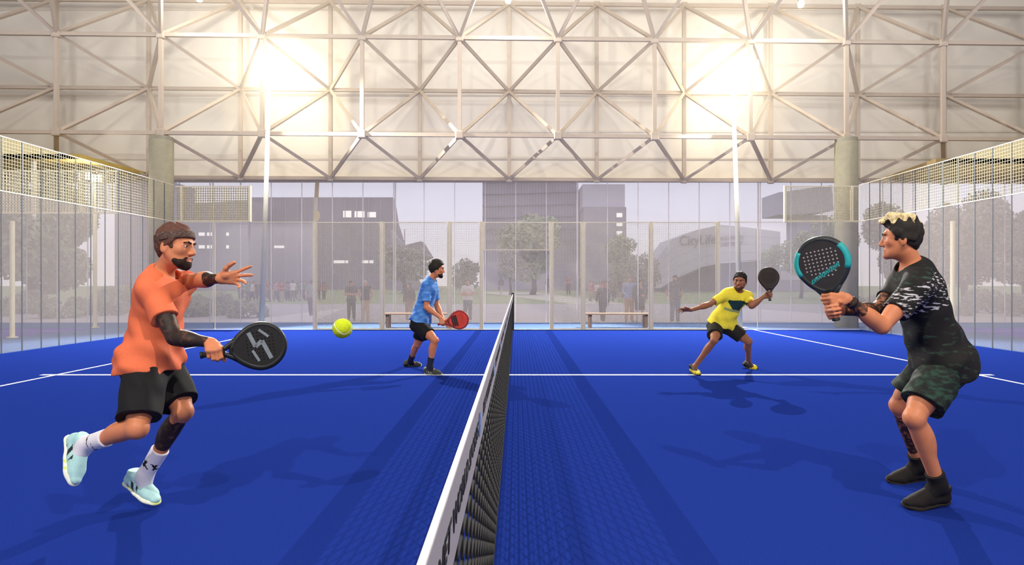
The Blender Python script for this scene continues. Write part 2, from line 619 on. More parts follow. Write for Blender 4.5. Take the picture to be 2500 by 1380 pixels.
    if detail:
        for sd in (-1, 1):
            body.sp(hd(.043 * sd, .052, -.036), .022 * hu, k=.02 * hu)
            body.rc(hd(.054 * sd, -.004, -.06), hd(.03 * sd, .05, -.104), .018 * hu, .016 * hu, k=.02 * hu)
            body.sp(hd(.033 * sd, .101, -.015), .0165 * hu, k=.014 * hu, op='s')
        body.rc(hd(-.032, .079, .007), hd(.032, .079, .007), .0125 * hu, k=.014 * hu)
        body.rc(hd(0, .086, -.004), hd(0, .107, -.047), .008 * hu, .0125 * hu, k=.010 * hu)
        for sd in (-1, 1):
            body.sp(hd(.0115 * sd, .097, -.052), .0088 * hu, k=.006 * hu)
        for sd in (-1, 1):
            body.rc(hd(.019 * sd, .0795, -.0075), hd(.043 * sd, .070, -.0085), .0062 * hu, k=.004 * hu)
            body.rc(hd(.020 * sd, .0785, -.0225), hd(.042 * sd, .070, -.0215), .0050 * hu, k=.004 * hu)
        body.rc(hd(-.019, .083, -.077), hd(.019, .083, -.077), .0075 * hu, k=.006 * hu)
        body.rc(hd(-.016, .082, -.087), hd(.016, .082, -.087), .0085 * hu, k=.006 * hu)
        body.rc(hd(-.024, .094, -.0822), hd(.024, .094, -.0822), .0028 * hu, k=.004 * hu, op='s')
        for sd in (-1, 1):
            e1 = nz(Fh * .96 - Sh * sd * .25)
            body.el(hd(.076 * sd, -.014, -.028), (np.cross(Uh, e1), e1, nz(Uh - Fh * .2)), (.0085 * hu, .020 * hu, .033 * hu), k=.008 * hu)
            body.el(hd(.086 * sd, -.011, -.026), (np.cross(Uh, e1), e1, Uh), (.005 * hu, .010 * hu, .018 * hu), k=.004 * hu, op='s')
    else:
        body.rc(hd(0, .086, -.004), hd(0, .107, -.047), .009 * hu, .0135 * hu, k=.010 * hu)
        for sd in (-1, 1):
            body.sp(hd(.074 * sd, -.01, -.028), .017 * hu, k=.01 * hu)
    for side, key in ((-1, 'l'), (1, 'r')):
        hand(body, g['w' + key], *hands[key][:2], side, u, *hands[key][2:])
    skin = look['skin']
    ink = look.get('ink', [])

    def pick(C):
        out = np.zeros(len(C), int)
        for a, b, t0, t1, r, mi in ink:
            A_, B_ = g[a], g[b]
            d = B_ - A_
            t = ((C - A_) @ d) / (d @ d)
            dist = np.linalg.norm(C - A_ - np.clip(t, 0, 1)[:, None] * d, axis=1)
            w = .03 * np.sin(C[:, 0] * 61) * np.sin(C[:, 2] * 53 + C[:, 1] * 40)
            out[(t + w > t0) & (t + w < t1) & (dist < r)] = mi
        if detail:
            q = (C - hd(0, .088, -.082)) @ np.stack([Sh, Fh, Uh], 1) / hu
            out[(np.abs(q[:, 0]) < .022) & (np.abs(q[:, 1]) < .016) & (np.abs(q[:, 2]) < .011 - np.abs(q[:, 0]) * .25)] = 1
        return out
    sdf_obj('body', body, h, [skin, LIP] + look.get('ink_mats', []), root, org, pick)
    # ---- face parts
    if detail:
        for sd in (-1, 1):
            e = Sdf(); c = hd(.031 * sd, .0725, -.014)
            e.sp(c, .0125 * hu)
            sdf_obj('eye', e, .0026 * hu, [EYE, IRIS], root, org, lambda C: (np.linalg.norm(C - (c + (Fh * .0125 + look.get('gaze', 0) * Sh * .004) * hu), axis=1) < .0066 * hu).astype(int))
            b = Sdf()
            b.rc(hd(.013 * sd, .0935, .004), hd(.030 * sd, .0915, .008), .0052 * hu, k=.004 * hu)
            b.rc(hd(.030 * sd, .0915, .008), hd(.049 * sd, .0765, .003), .0052 * hu, .0035 * hu, k=.004 * hu)
            sdf_obj('eyebrow', b, .0026 * hu, look.get('brow', BROW), root, org)
    # ---- hair
    hs = look.get('hair_style', 'short')
    hh = max(h * .8, .004) if detail else h
    if hs:
        nd = lambda C: .0035 * hu * np.sin(((C - P) @ Sh) * 190 / hu + 2 * np.sin(((C - P) @ Fh) * 60 / hu)) * np.sin(((C - P) @ Uh) * 70 / hu + 1) if detail else 0
        hr_ = Sdf(nd if detail else None)
        t = look.get('hair_len', .012)
        hr_.el(hd(0, -.011, .014), (Sh, Fh, Uh), ((.076 + t) * hu, (.092 + t) * hu * fs, (.087 + t) * hu), k=.01)
        if hs != 'long':
            hr_.cut(hd(0, .087, .055), nz(Fh * .70 - Uh * .72))
            if hs in ('short', 'quiff', 'cap'):
                hr_.cut(hd(0, 0, -.066), nz(-Uh - Fh * .1))
            for sd in (-1, 1):
                hr_.rc(hd(.068 * sd, .018, -.02), hd(.070 * sd, .012, .02), .011 * hu, k=.012 * hu)
            hr_.el(hd(0, -.068, -.03), (Sh, Fh, Uh), (.054 * hu, .026 * hu, .055 * hu), k=.02 * hu)
        else:
            hr_.rc(hd(.06, -.03, 0), hd(.062, -.02, -.15), .035 * hu, .03 * hu, k=.03 * hu)
            hr_.rc(hd(-.06, -.03, 0), hd(-.062, -.02, -.15), .035 * hu, .03 * hu, k=.03 * hu)
            hr_.rc(hd(0, -.07, 0), hd(0, -.075, -.17), .06 * hu, .045 * hu, k=.03 * hu)
            hr_.el(hd(0, .06, -.05), (Sh, Fh, Uh), (.055 * hu, .075 * hu, .085 * hu), k=.015 * hu, op='s')
        if hs == 'quiff':
            for i in range(7):
                a = (i - 3) / 3
                hr_.rc(hd(.045 * a, .035, .088), hd(.05 * a, .095 + .012 * math.cos(3 * a), .080 - .01 * abs(a)), .020 * hu, .011 * hu, k=.012 * hu)
                hr_.rc(hd(.05 * a, -.06, .085), hd(.048 * a, .05, .102), .018 * hu, .020 * hu, k=.014 * hu)
        hm = look['hair']
        sdf_obj('hair', hr_, hh, hm, root, org, look.get('hair_pick') and (lambda C: look['hair_pick']((C - P) @ np.stack([Sh, Fh, Uh], 1) / hu)))
    if look.get('beard') is not None:
        bd = Sdf((lambda C: .0015 * hu * np.sin(C[:, 0] * 900) * np.sin(C[:, 2] * 800)) if detail else None)
        bd.el(hd(0, .031, -.090), (Sh, Fh, Uh), (.054 * hu, .057 * hu, .038 * hu), k=.02 * hu)
        bd.sp(hd(0, .071, -.114), .025 * hu, k=.025 * hu)
        for sd in (-1, 1):
            bd.rc(hd(.050 * sd, .034, -.088), hd(.036 * sd, .052, -.102), .012 * hu, .017 * hu, k=.02 * hu)
        bd.rc(hd(-.024, .082, -.078), hd(.024, .082, -.078), .0095 * hu, k=.008 * hu)
        bd.rc(hd(-.022, .094, -.0845), hd(.022, .094, -.0845), .0078 * hu, k=.004 * hu, op='s')
        bd.cut(hd(0, 0, -.066), nz(Uh - Fh * .05 + 0))
        sdf_obj('beard', bd, hh, look['beard'], root, org)
    if look.get('band') is not None:
        hb = Sdf()
        c0, ax = hd(0, -.012, .028), nz(Uh - Fh * .28)
        hb.el(c0, (Sh, nz(Fh - ax * np.dot(Fh, ax)), ax), (.0905 * hu, .1070 * hu * fs, .16 * hu), k=.004)
        hb.cut(c0 + ax * .020 * hu, ax); hb.cut(c0 - ax * .020 * hu, -ax)
        sdf_obj('headband', hb, hh, look['band'], root, org)
    # ---- shirt
    if look.get('top') is not None:
        wob = look.get('folds', .005) * u

        def fold(C):
            x, z, y = (C - g['pel']) @ S, (C - g['pel']) @ up, (C - g['pel']) @ Fr
            w = np.clip(1.15 - z / L, .25, 1)
            return wob * w * (np.sin(x * 34 / u + z * 21 / u + 2 * np.sin(z * 9)) + .7 * np.sin(z * 42 / u - x * 17 / u + y * 20 + 1.3))
        t = Sdf(fold)
        torso(t, .021)
        for q in ('hl', 'hr'):
            t.sp(g[q] - Fr * .045 * u + up * .01 * u, .111 * u, k=.05 * u)
            t.sp(g[q] + Fr * .01 * u, look.get('hip_r', .112) * u, k=.05 * u)
        t.el(tor(.04, -.005), (Spl, Fr, up), (.182 * u, .135 * u, .16 * u), k=.05 * u)
        hem = look.get('hem', -.10)
        t.rc(tor(.5), tor(hem - .12), .118 * u, (.150 + look.get('flare', .0)) * u, k=.06 * u, flat=Fr, s=.78)
        t.rc(tor(.35, 0, .04), tor(hem - .12, 0, .045), .10 * u, .108 * u, k=.06 * u)
        t.rc(tor(.35, 0, -.04), tor(hem - .12, 0, -.055), .10 * u, .112 * u, k=.06 * u)
        t.rc(tor(.25, -.01), tor(hem - .12, -.035), .115 * u, .135 * u, k=.06 * u)
        hn = nz(-up + np.asarray(look.get('hem_tilt', (0, 0, 0)), float))
        t.cut(tor(hem), hn)
        for a, b, c in (('sl', 'el', 'wl'), ('sr', 'er', 'wr')):
            ln = look.get('sleeve', .62)
            if look.get('long_sleeve'):
                t.rc(g[a], g[b], .066 * u, .052 * u, k=.04 * u)
                t.cone(g[b], g[b] + (g[c] - g[b]) * .97, .052 * u, .042 * u, k=.03 * u)
            elif ln > 0:
                t.cone(g[a] + nz(tor(.9) - g[a]) * .03 * u, g[a] + (g[b] - g[a]) * ln, .070 * u, .066 * u, k=.035 * u)
        t.rc(tor(1.0, .012), hd(0, -.01, -.10), .068 * u * slim, .075 * u, k=.008, op='s')
        sdf_obj(look.get('top_name', 'shirt'), t, h, look['top'], root, org, look.get('top_pick') and (lambda C: look['top_pick'](np.stack([(C - g['pel']) @ S, (C - g['pel']) @ Fr, (C - g['pel']) @ up], 1) / u)))
        if look.get('collar') is not None:
            cl = Sdf()
            cl.rc(tor(.985, .012) - up * .012 * u, tor(1.0, .008) + up * .035 * u, .078 * u * slim, .072 * u * slim, k=.01)
            cl.rc(tor(.9, .012), hd(0, -.01, -.10), .062 * u * slim, .062 * u, k=.006, op='s')
            cl.cut(tor(1.0) + up * .03 * u, nz(up + Fr * .35)); cl.cut(tor(1.0) - up * .03 * u, nz(-up - Fr * .2))
            sdf_obj('collar', cl, hh, look['collar'], root, org)
    # ---- shorts, trousers or skirt
    wob2 = .004 * u

    def fold2(C):
        z = (C - g['pel']) @ up
        return wob2 * (np.sin(C[:, 2] * 26 / u + C[:, 0] * 31 / u) * np.sin(C[:, 0] * 23 + C[:, 1] * 37) + .6 * np.sin(z * 50 + C[:, 0] * 14))
    b = Sdf(fold2)
    o = .014
    b.el(tor(.04, -.004), (Spl, Fr, up), ((.158 + o) * u, (.116 + o) * u, (.135 + o) * u), k=.04 * u)
    for q in ('l', 'r'):
        b.sp(g['h' + q] - Fr * .045 * u + up * .01 * u, (.09 + o) * u, k=.04 * u)
        kn = g['h' + q] + (g['k' + q] - g['h' + q]) * look.get('leg', .9)
        if look['bottom_kind'] == 'shorts':
            b.cone(g['h' + q], kn, (.098 + o) * u, look.get('leg_r', .096) * u, k=.035 * u)
        elif look['bottom_kind'] == 'trousers':
            b.rc(g['h' + q], g['k' + q], (.092 + o) * u, .078 * u, k=.035 * u)
            b.cone(g['k' + q] - Fr * .012 * u, g['k' + q] + (g['a' + q] - g['k' + q]) * 1.0, .080 * u, look.get('cuff', .062) * u, k=.03 * u)
        else:
            b.cone(g['h' + q], g['h' + q] + (g['k' + q] - g['h' + q]) * .98, .105 * u, .11 * u, k=.07 * u)
    b.cut(tor(look.get('waist', min(.2, max(.06, look.get('hem', -.1) + .22)))), up)
    sdf_obj(look['bottom_kind'] if look['bottom_kind'] != 'skirt' else 'skirt', b, h, look['bottom'], root, org, look.get('bottom_pick'))
    # ---- socks and shoes
    for q in ('l', 'r'):
        if look.get('sock') is not None:
            s = Sdf()
            K, A_ = g['k' + q], g['a' + q]
            s.cone(A_ + (A_ - K) * .06, A_ + (K - A_) * look.get('sock_len', .36), .043 * u, .050 * u, k=.01)
            s.rc(A_, g['heel_' + q] + (g['toe_' + q] - g['heel_' + q]) * .5 + nz(A_ - g['heel_' + q]) * .03 * u, .045 * u, .036 * u, k=.02)
            sdf_obj('sock', s, h, look['sock'], root, org, look.get('sock_pick') and (lambda C: look['sock_pick'](((C - A_) @ (K - A_)) / ((K - A_) @ (K - A_)), C)))
        if detail:
            make_shoe(root, org, g['heel_' + q], g['toe_' + q], g['a' + q], u, look['shoe'], h, high=look.get('shoe_high', 0))
        else:
            s = Sdf()
            hl_, tl_ = g['heel_' + q], g['toe_' + q]
            d = nz(tl_ - hl_); ln = np.linalg.norm(tl_ - hl_); z = V(0, 0, 1)
            s.rc(hl_ + d * ln * .14 + z * .035 * u, hl_ + d * ln * .6 + z * .034 * u, .04 * u, .042 * u, k=.02)
            s.rc(hl_ + d * ln * .6 + z * .034 * u, tl_ - d * ln * .13 + z * .028 * u, .042 * u, .028 * u, k=.02)
            s.rc(hl_ + d * ln * .2 + z * .05 * u, g['a' + q], .038 * u, .04 * u, k=.02)
            s.cut(hl_, V(0, 0, -1))
            sdf_obj('shoe', s, h, look['shoe']['upper'][0], root, org)
    return root


def racket(name, label, org_px, G, A, N, scale, face_mat, rim_mat, grip_mat, deco=None, group=None):
    """padel racket: perforated teardrop face in a rim, open throat bridge, wrapped handle with butt cap.
    G = middle of the grip, A = axis towards the head, N = face normal"""
    A, N = nz(A), nz(N)
    N = nz(N - A * np.dot(N, A)); W = np.cross(A, N)
    org = np.asarray(G, float)
    root = empty(name, org, label, 'racket', group)
    p = lambda w, a, n=0.0: org + (W * w + A * a + N * n) * scale
    # outline of the head (w, a): teardrop; a measured from the grip centre
    ol = []
    n = 48
    for i in range(n):
        t = 2 * math.pi * i / n
        w = .130 * math.sin(t)
        a = .262 - .132 * math.cos(t)
        if math.cos(t) > 0:                      # lower half narrows toward the throat
            w *= 1 - .22 * math.cos(t) ** 2
            a -= .030 * math.cos(t) ** 2
        ol.append((w, a))
    th = .017
    m = MB(org)
    core = [(w * .955, .262 + (a - .262) * .955) for w, a in ol]
    vs = [p(w, a, th) for w, a in core] + [p(w, a, -th) for w, a in core]
    fs = [tuple(range(n)), tuple(range(2 * n - 1, n - 1, -1))] + [(i, i + n, (i + 1) % n + n, (i + 1) % n) for i in range(n)]
    m.add(vs, fs)
    m.build('racket_face', face_mat, root)
    r = MB(org)
    pts = [p(w, a) for w, a in ol] + [p(*ol[0])]
    pts = [p(*ol[-1])] + pts + [p(*ol[1])]
    r.tube(pts, .0195 * scale, 10, caps=False, ref=N)
    r.build('rim', rim_mat, root, True)
    t_ = MB(org)
    for sd in (-1, 1):
        t_.tube([p(.060 * sd, .125), p(.042 * sd, .100), p(.018 * sd, .062), p(.012 * sd, .045)], [.017 * scale, .016 * scale, .015 * scale, .014 * scale], 10)
    t_.build('throat', rim_mat, root, True)
    hdl = MB(org)
    hdl.tube([p(0, .062), p(0, .05), p(0, -.06)], [.012 * scale, .0165 * scale, .0165 * scale], 12)
    for i in range(9):
        hdl.tube([p(0, .045 - i * .012), p(0, .041 - i * .012)], .0178 * scale, 12)
    hdl.build('handle', grip_mat, root, True)
    cp = MB(org)
    cp.tube([p(0, -.058), p(0, -.066), p(0, -.074)], [.018 * scale, .0215 * scale, .019 * scale], 12)
    cp.build('butt_cap', rim_mat, root, True)
    for sd in (1, -1):
        ho = MB(org)
        for i in range(-4, 5):
            for j in range(-4, 4):
                w, a = .021 * i, .268 + .021 * j
                if (w / .098) ** 2 + ((a - .262) / .10) ** 2 < 1:
                    c = p(w, a, (th + .0006) * sd)
                    k = 8
                    vs = [c + (W * math.cos(2 * math.pi * q / k) + A * math.sin(2 * math.pi * q / k)) * .0048 * scale for q in range(k)]
                    ho.add(vs, [tuple(range(k))])
        ho.build('hole_pattern', deco[0] if deco else grip_mat, root)
    return root, p, th, ol
# ------------------------------------------------------------------ the four players, rackets and ball
def view_basis(px):
    r = nz(V((px - CX) / F, 1, 0))
    return r, V(r[1], -r[0], 0)


def ground(p):
    return V(p[0], p[1], 0.0)


def players():
    Z = V(0, 0, 1)
    # ---------- orange shirt, running
    r, e = view_basis(395)
    G = at(522, 863, 3.36)
    A = nz(e * .97 + Z * .12 - r * .05)
    er = at(427, 824, 3.48)
    wr, Dr, Nr = grip(G, A, G - er, 1, 1.04)
    sl, sr = at(425, 692, 3.95), at(366, 708, 3.57)
    J = dict(pel=at(372, 888, 3.75), neck=at(397, 674, 3.75), sl=sl, sr=sr,
             er=er, wr=wr, el=at(488, 684, 3.79), wl=at(536, 680, 3.60),
             hl=at(392, 890, 3.86), hr=at(356, 892, 3.66),
             kr=at(336, 1046, 3.46), ar=at(213, 1084, 3.60), heel_r=at(166, 1066, 3.66), toe_r=at(176, 1188, 3.54),
             kl=at(447, 1005, 3.74), al=at(356, 1157, 3.84), heel_l=at(306, 1180, 3.92), toe_l=at(384, 1236, 3.80),
             head=at(430, 594, 3.70), F=nz(e * .83 - r * .52 - Z * .08), U=nz(Z + e * .12))
    org = ground(at(372, 1236, 3.80))
    orange = mk('orange_shirt_fabric', (226, 112, 72), 0.75, 0.06, 120, bump=.08)
    black = mk('black_shorts_fabric', (17, 17, 19), 0.8, 0.1, 90, bump=.05)
    mint = mk('mint_shoe_knit', (172, 216, 214), 0.6, 0.08, 160, bump=.1)
    look = dict(skin=SKIN, ink_mats=[INK_HEAVY], ink=[('sr', 'er', .35, 1.1, .08, 2), ('er', 'wr', -.1, .96, .07, 2), ('el', 'wl', .45, 1.02, .06, 2), ('kl', 'al', .12, .55, .08, 2)],
                hair=[mk('reddish_brown_hair', (92, 58, 46), .7, .2, 80)], hair_style='cap', hair_len=.011,
                band=[mk('brown_headband', (70, 50, 42), .7, .1, 60, rgb2=(150, 122, 112), ramp=(.5, .75), stretch=(1, 1, 6))],
                beard=[mk('dark_beard', (44, 29, 23), .8, .15, 120)],
                top=[orange], hem=-.045, sleeve=.60, folds=.008, flare=.01, hem_tilt=tuple(e * .12), waist=.03, hip_r=.121, fs=.92, top_name='shirt', collar=[mk('orange_collar_rib', (214, 104, 68), .8, .06, 200)],
                bottom=[black], bottom_kind='shorts', leg=.84, leg_r=.108,
                sock=[mk('white_sock', (228, 226, 232), .8, .03, 150, bump=.1), mk('sock_logo_black', (22, 22, 24), .8)], sock_len=.40,
                sock_pick=lambda t, C: ((np.abs(t - .19) < .045) & (np.abs(np.abs(np.sin(C[:, 0] * 55 + C[:, 1] * 20)) - np.abs(t - .19) * 14) < .3)).astype(int),
                shoe=dict(upper=[mint, mk('shoe_black_stripe', (34, 40, 42), .5)], sole=[mk('yellow_green_sole', (214, 226, 120), .6, .1, 40, rgb2=(232, 236, 226), ramp=(.4, .5))], lace=[mk('pale_lace', (220, 235, 232), .8)]))
    Dl = nz(e * .86 - r * .42 + Z * .04)
    hands = {'l': (Dl, nz(-r * .8 - Z * .25 - e * .2), [(-8, 6, 4), (12, 10, 8), (26, 22, 16), (38, 30, 20)], 13, 'open'),
             'r': (Dr, Nr, [(62, 72, 48), (68, 74, 48), (70, 74, 48), (74, 70, 48)], 1, 'grip')}
    figure('person', 'person in an orange t-shirt and black shorts running with a headband and mint shoes', J, 1.06, 1.15, look, org, hands, .0055)
    fm = mk('black_racket_face', (20, 20, 22), .45, .1, 20)
    gl = mk('grey_racket_graphic', (120, 128, 134), .5, .1, 30)
    root, p, th, ol = racket('padel_racket', 'black padel racket held low by the person in the orange t-shirt', None, G, A, nz(-r + e * .1 + Z * .15), .92, fm, mk('black_racket_rim', (30, 31, 33), .4, .1, 30), mk('dark_grip_tape', (40, 40, 42), .85, .1, 60), [mk('dark_holes', (6, 6, 6), .9)])
    d = MB(np.array(root.location))
    for w0, a0, w1, a1, wd in ((-.09, .20, .00, .23, .022), (.00, .23, -.03, .27, .022), (-.03, .27, .085, .31, .022), (.02, .21, .09, .24, .014), (-.1, .26, -.05, .31, .014)):
        d.bar(p(w0, a0, th), p(w1, a1, th), wd, .0024, up=p(0, 0, 1) - p(0, 0, 0))
    d.build('face_graphic', gl, root)

    # ---------- black shirt, waiting
    r, e = view_basis(2250)
    A = nz(at(2003, 632, 3.60) - at(2034, 752, 3.60) + r * .03)
    Gc = at(2034, 752, 3.60)
    el, er = at(2152, 797, 3.62), at(2140, 757, 3.86)
    Gl, Gr = Gc + A * .045, Gc - A * .022
    wl, Dl, Nl = grip(Gl, A, Gl - el, -1, 1.06)
    wr, Dr, Nr = grip(Gr, A, Gr - er, 1, 1.06)
    J = dict(pel=at(2296, 882, 3.90), neck=at(2226, 655, 3.84), sl=at(2243, 702, 3.66), sr=at(2203, 694, 4.00),
             el=el, wl=wl, er=er, wr=wr, hl=at(2306, 898, 3.80), hr=at(2284, 893, 3.99),
             kl=at(2232, 1020, 3.70), al=at(2290, 1180, 3.79), heel_l=at(2314, 1227, 3.85), toe_l=at(2204, 1239, 3.80),
             kr=at(2196, 990, 4.10), ar=at(2243, 1130, 4.27), heel_r=at(2254, 1168, 4.36), toe_r=at(2165, 1178, 4.29),
             head=at(2200, 574, 3.83), F=nz(-e + r * .04 - Z * .02), U=nz(Z - e * .03))
    org = ground(at(2280, 1236, 3.9))
    camo = mk('black_patterned_fabric', (24, 22, 22), .8, .1, 16, rgb2=(44, 68, 52), ramp=(.56, .70), stretch=(1, 1, 2.6))
    camo2 = mk('black_green_shorts_fabric', (24, 28, 26), .8, .1, 20, rgb2=(38, 66, 54), ramp=(.46, .64), stretch=(1, 1, 2.2))
    fleck = mk('white_flecked_fabric', (24, 22, 22), .8, .1, 34, rgb2=(190, 186, 190), ramp=(.56, .60), stretch=(.7, .7, 2.6))
    blond = mk('bleached_hair', (186, 158, 104), .6, .25, 60, rgb2=(232, 214, 164), ramp=(.35, .6))
    look = dict(skin=SKIN, ink_mats=[INK], ink=[('el', 'wl', .55, .98, .06, 2), ('sr', 'er', .3, 1.1, .08, 2), ('er', 'wr', .0, .9, .07, 2), ('kr', 'ar', .1, .75, .08, 2)],
                hair=[mk('dark_brown_hair', (38, 32, 27), .7, .25, 90), blond], hair_style='quiff', hair_len=.014,
                hair_pick=lambda q: ((q[:, 2] + .016 * np.sin(q[:, 1] * 130 + q[:, 0] * 60) + .01 * np.sin(q[:, 0] * 210) > .082 - .12 * np.clip(q[:, 1], 0, 1)) | (q[:, 1] > .085)).astype(int),
                top=[camo, fleck], hem=-.115, sleeve=.62, folds=.006, fs=.88,
                top_pick=lambda q: ((q[:, 2] > .36) & (q[:, 2] < .55) & (q[:, 0] > .10)).astype(int),
                bottom=[camo2], bottom_kind='shorts', leg=.74, leg_r=.112,
                sock=[mk('black_sock', (22, 20, 20), .85, .1, 120)], sock_len=.16,
                shoe=dict(upper=[mk('black_shoe_knit', (24, 19, 17), .8, .15, 150, bump=.1)], sole=[mk('dark_sole', (30, 24, 22), .8, .1, 40)], lace=[mk('black_lace', (32, 28, 26), .85)]), shoe_high=.012)
    hands = {'l': (Dl, Nl, [(60, 72, 48), (66, 74, 48), (68, 74, 48), (72, 70, 48)], 1, 'grip'),
             'r': (Dr, Nr, [(60, 72, 48), (66, 74, 48), (68, 74, 48), (72, 70, 48)], 1, 'grip')}
    person = figure('person', 'person with bleached hair in black patterned t-shirt holding a racket in both hands', J, 1.09, 1.16, look, org, hands, .0055)
    w = MB(org)
    fa = np.asarray(J['wl']) - np.asarray(J['el'])
    c = np.asarray(J['wl']) - nz(fa) * .035
    w.tube([c - nz(fa) * .011, c + nz(fa) * .011], .0375, 16)
    w.build('wristband', mk('dark_wristband', (48, 38, 40), .7, .1, 50), person, True)
    lg = MB(org)
    c = at(2278, 962, 3.555)
    k = 10
    teal = mk('teal_racket_paint', (38, 160, 160), .45, .08, 30)
    root, p, th, ol = racket('padel_racket', 'black and teal padel racket held upright by the bleached-haired person', None, Gc, A, nz(-r - e * .10), 1.04,
                         mk('charcoal_racket_face', (44, 41, 42), .5, .1, 20), mk('charcoal_racket_rim', (42, 46, 48), .4, .1, 30), mk('grey_grip_tape', (150, 142, 138), .85, .1, 60), [mk('pale_holes', (165, 152, 150), .8)])
    d = MB(np.array(root.location))
    n3 = p(0, 0, 1) - p(0, 0, 0)
    sgn = 1 if np.dot(p(1, 0) - p(0, 0), e) > 0 else -1
    for i in range(8):
        x0 = -.072 + i * .0205
        a0 = .152 + i * .0095
        d.bar(p(sgn * x0, a0, th + .001), p(sgn * (x0 + .005), a0 + .026, th + .001), .005, .003, up=n3)
        d.bar(p(sgn * (x0 + .011), a0 + .004, th + .001), p(sgn * (x0 + .016), a0 + .030, th + .001), .005, .003, up=n3)
        d.bar(p(sgn * (x0 + .0025 * (1 + i % 3)), a0 + .0135 * (i % 3) + .002, th + .001), p(sgn * (x0 + .013 + .002 * (i % 3)), a0 + .006 + .0125 * (i % 3), th + .001), .005, .003, up=n3)
    d.build('lettering', teal, root)
    for sd in (0, 1):
        d = MB(np.array(root.location)); d.tube([p(*ol[k]) for k in (range(9, 18) if sd else range(31, 40))], .0212, 10, ref=n3); d.build('edge_stripe', teal, root, True)
    d = MB(np.array(root.location)); d.tube([p(-.024, .118, .004), p(.024, .118, .004)], .0135, 8); d.build('bridge', teal, root)
    d = MB(np.array(root.location)); d.tube([p(-.010, .062, .004), p(.010, .062, .004)], .0165, 8)
    d.build('throat_stripe', teal, root)

    # ---------- blue shirt
    r, e = view_basis(1060)
    G = at(1080, 790, 9.22)
    A = nz(e * .97 + Z * .20 + r * .05)
    er = at(1041, 750, 9.28)
    wr, Dr, Nr = grip(G, A, G - er, 1, 1.05)
    J = dict(pel=at(1026, 788, 9.48), neck=at(1053, 685, 9.48), sr=at(1041, 697, 9.30), sl=at(1056, 695, 9.68),
             er=er, wr=wr, el=at(1066, 745, 9.70), wl=at(1082, 780, 9.55), hr=at(1023, 797, 9.40), hl=at(1033, 797, 9.60),
             kr=at(1062, 831, 9.22), ar=at(1049, 893, 9.28), heel_r=at(1037, 912, 9.42), toe_r=at(1080, 916, 9.25),
             kl=at(1019, 840, 9.75), al=at(1002, 880, 10.08), heel_l=at(986, 893, 10.25), toe_l=at(1030, 893, 10.2),
             head=at(1067, 654, 9.46), F=nz(e - r * .06 - Z * .10), U=nz(Z + e * .08))
    org = ground(at(1040, 916, 9.4))
    blue = mk('blue_shirt_fabric', (52, 118, 200), .75, .1, 8, rgb2=(112, 164, 226), ramp=(.4, .7), stretch=(1, 1, 3))
    look = dict(skin=SKIN, hair=[mk('black_brown_hair', (34, 30, 24), .7, .2, 90)], hair_style='short', hair_len=.024, beard=[mk('black_beard', (30, 24, 20), .8, .15, 120)],
                top=[blue], hem=.02, sleeve=.75, folds=.006, bottom=[black], bottom_kind='shorts', leg=.62, leg_r=.105,
                sock=[mk('navy_sock', (36, 40, 60), .85, .1, 100)], sock_len=.33,
                shoe=dict(upper=[mk('grey_green_shoe', (62, 66, 62), .7, .15, 90), mk('pale_shoe_stripe', (160, 166, 150), .6)], sole=[mk('cream_sole', (206, 206, 180), .7, .1, 40)], lace=[mk('grey_lace', (120, 124, 118), .8)]))
    hands = {'r': (Dr, Nr, [(62, 72, 48), (68, 74, 48), (70, 74, 48), (74, 70, 48)], 1, 'grip'),
             'l': (nz(e * .6 - Z * .7), nz(-r), [(20, 25, 20)] * 4, 3, 'rest')}
    figure('person', 'person in a blue t-shirt and black shorts stepping beside the net', J, 1.03, 1.12, look, org, hands, .008)
    root, p, th, ol = racket('padel_racket', 'red and black padel racket held by the person in the blue t-shirt', None, G, A, nz(-r + e * .45 + Z * .1), .98,
                         mk('red_racket_face', (214, 66, 52), .5, .1, 20), mk('dark_red_rim', (150, 48, 46), .45, .1, 30), mk('red_grip', (170, 60, 64), .85, .1, 60), [mk('dark_red_holes', (96, 40, 40), .9)])
    d = MB(np.array(root.location))
    n3 = p(0, 0, 1) - p(0, 0, 0)
    for a0 in (.155, .185, .215):
        d.bar(p(-.085, a0, th), p(.085, a0 + .01, th), .026, .0024, up=n3)
    d.build('black_graphic', mk('racket_black_paint', (40, 36, 38), .5, .1, 30), root)

    # ---------- yellow shirt
    r, e = view_basis(1775)
    G = at(1879, 722, 8.95)
    A = nz(at(1877, 676, 8.95) - G + r * .04)
    el = at(1835, 747, 9.05)
    wl, Dl, Nl = grip(G, A, G - el, -1, 1.03)
    J = dict(pel=at(1761, 792, 9.42), neck=at(1799, 712, 9.30), sr=at(1772, 719, 9.26), sl=at(1826, 724, 9.30),
             er=at(1733, 743, 9.22), wr=at(1688, 757, 9.10), el=el, wl=wl, hr=at(1746, 799, 9.40), hl=at(1781, 800, 9.44),
             kr=at(1744, 831, 9.05), ar=at(1697, 894, 9.28), heel_r=at(1688, 908, 9.50), toe_r=at(1708, 918, 9.18),
             kl=at(1827, 834, 9.34), al=at(1827, 878, 9.72), heel_l=at(1824, 896, 10.08), toe_l=at(1850, 903, 9.82),
             head=at(1807, 683, 9.22), F=nz(-r * .96 - e * .22 - Z * .12), U=nz(Z + e * .05))
    org = ground(at(1770, 912, 9.45))
    yel = mk('yellow_shirt_fabric', (234, 216, 60), .75, .08, 60, bump=.06)
    grn = mk('dark_green_panel', (28, 58, 58), .75, .08, 60)
    palegrn = mk('grey_green_piping', (150, 158, 96), .75, .08, 60)

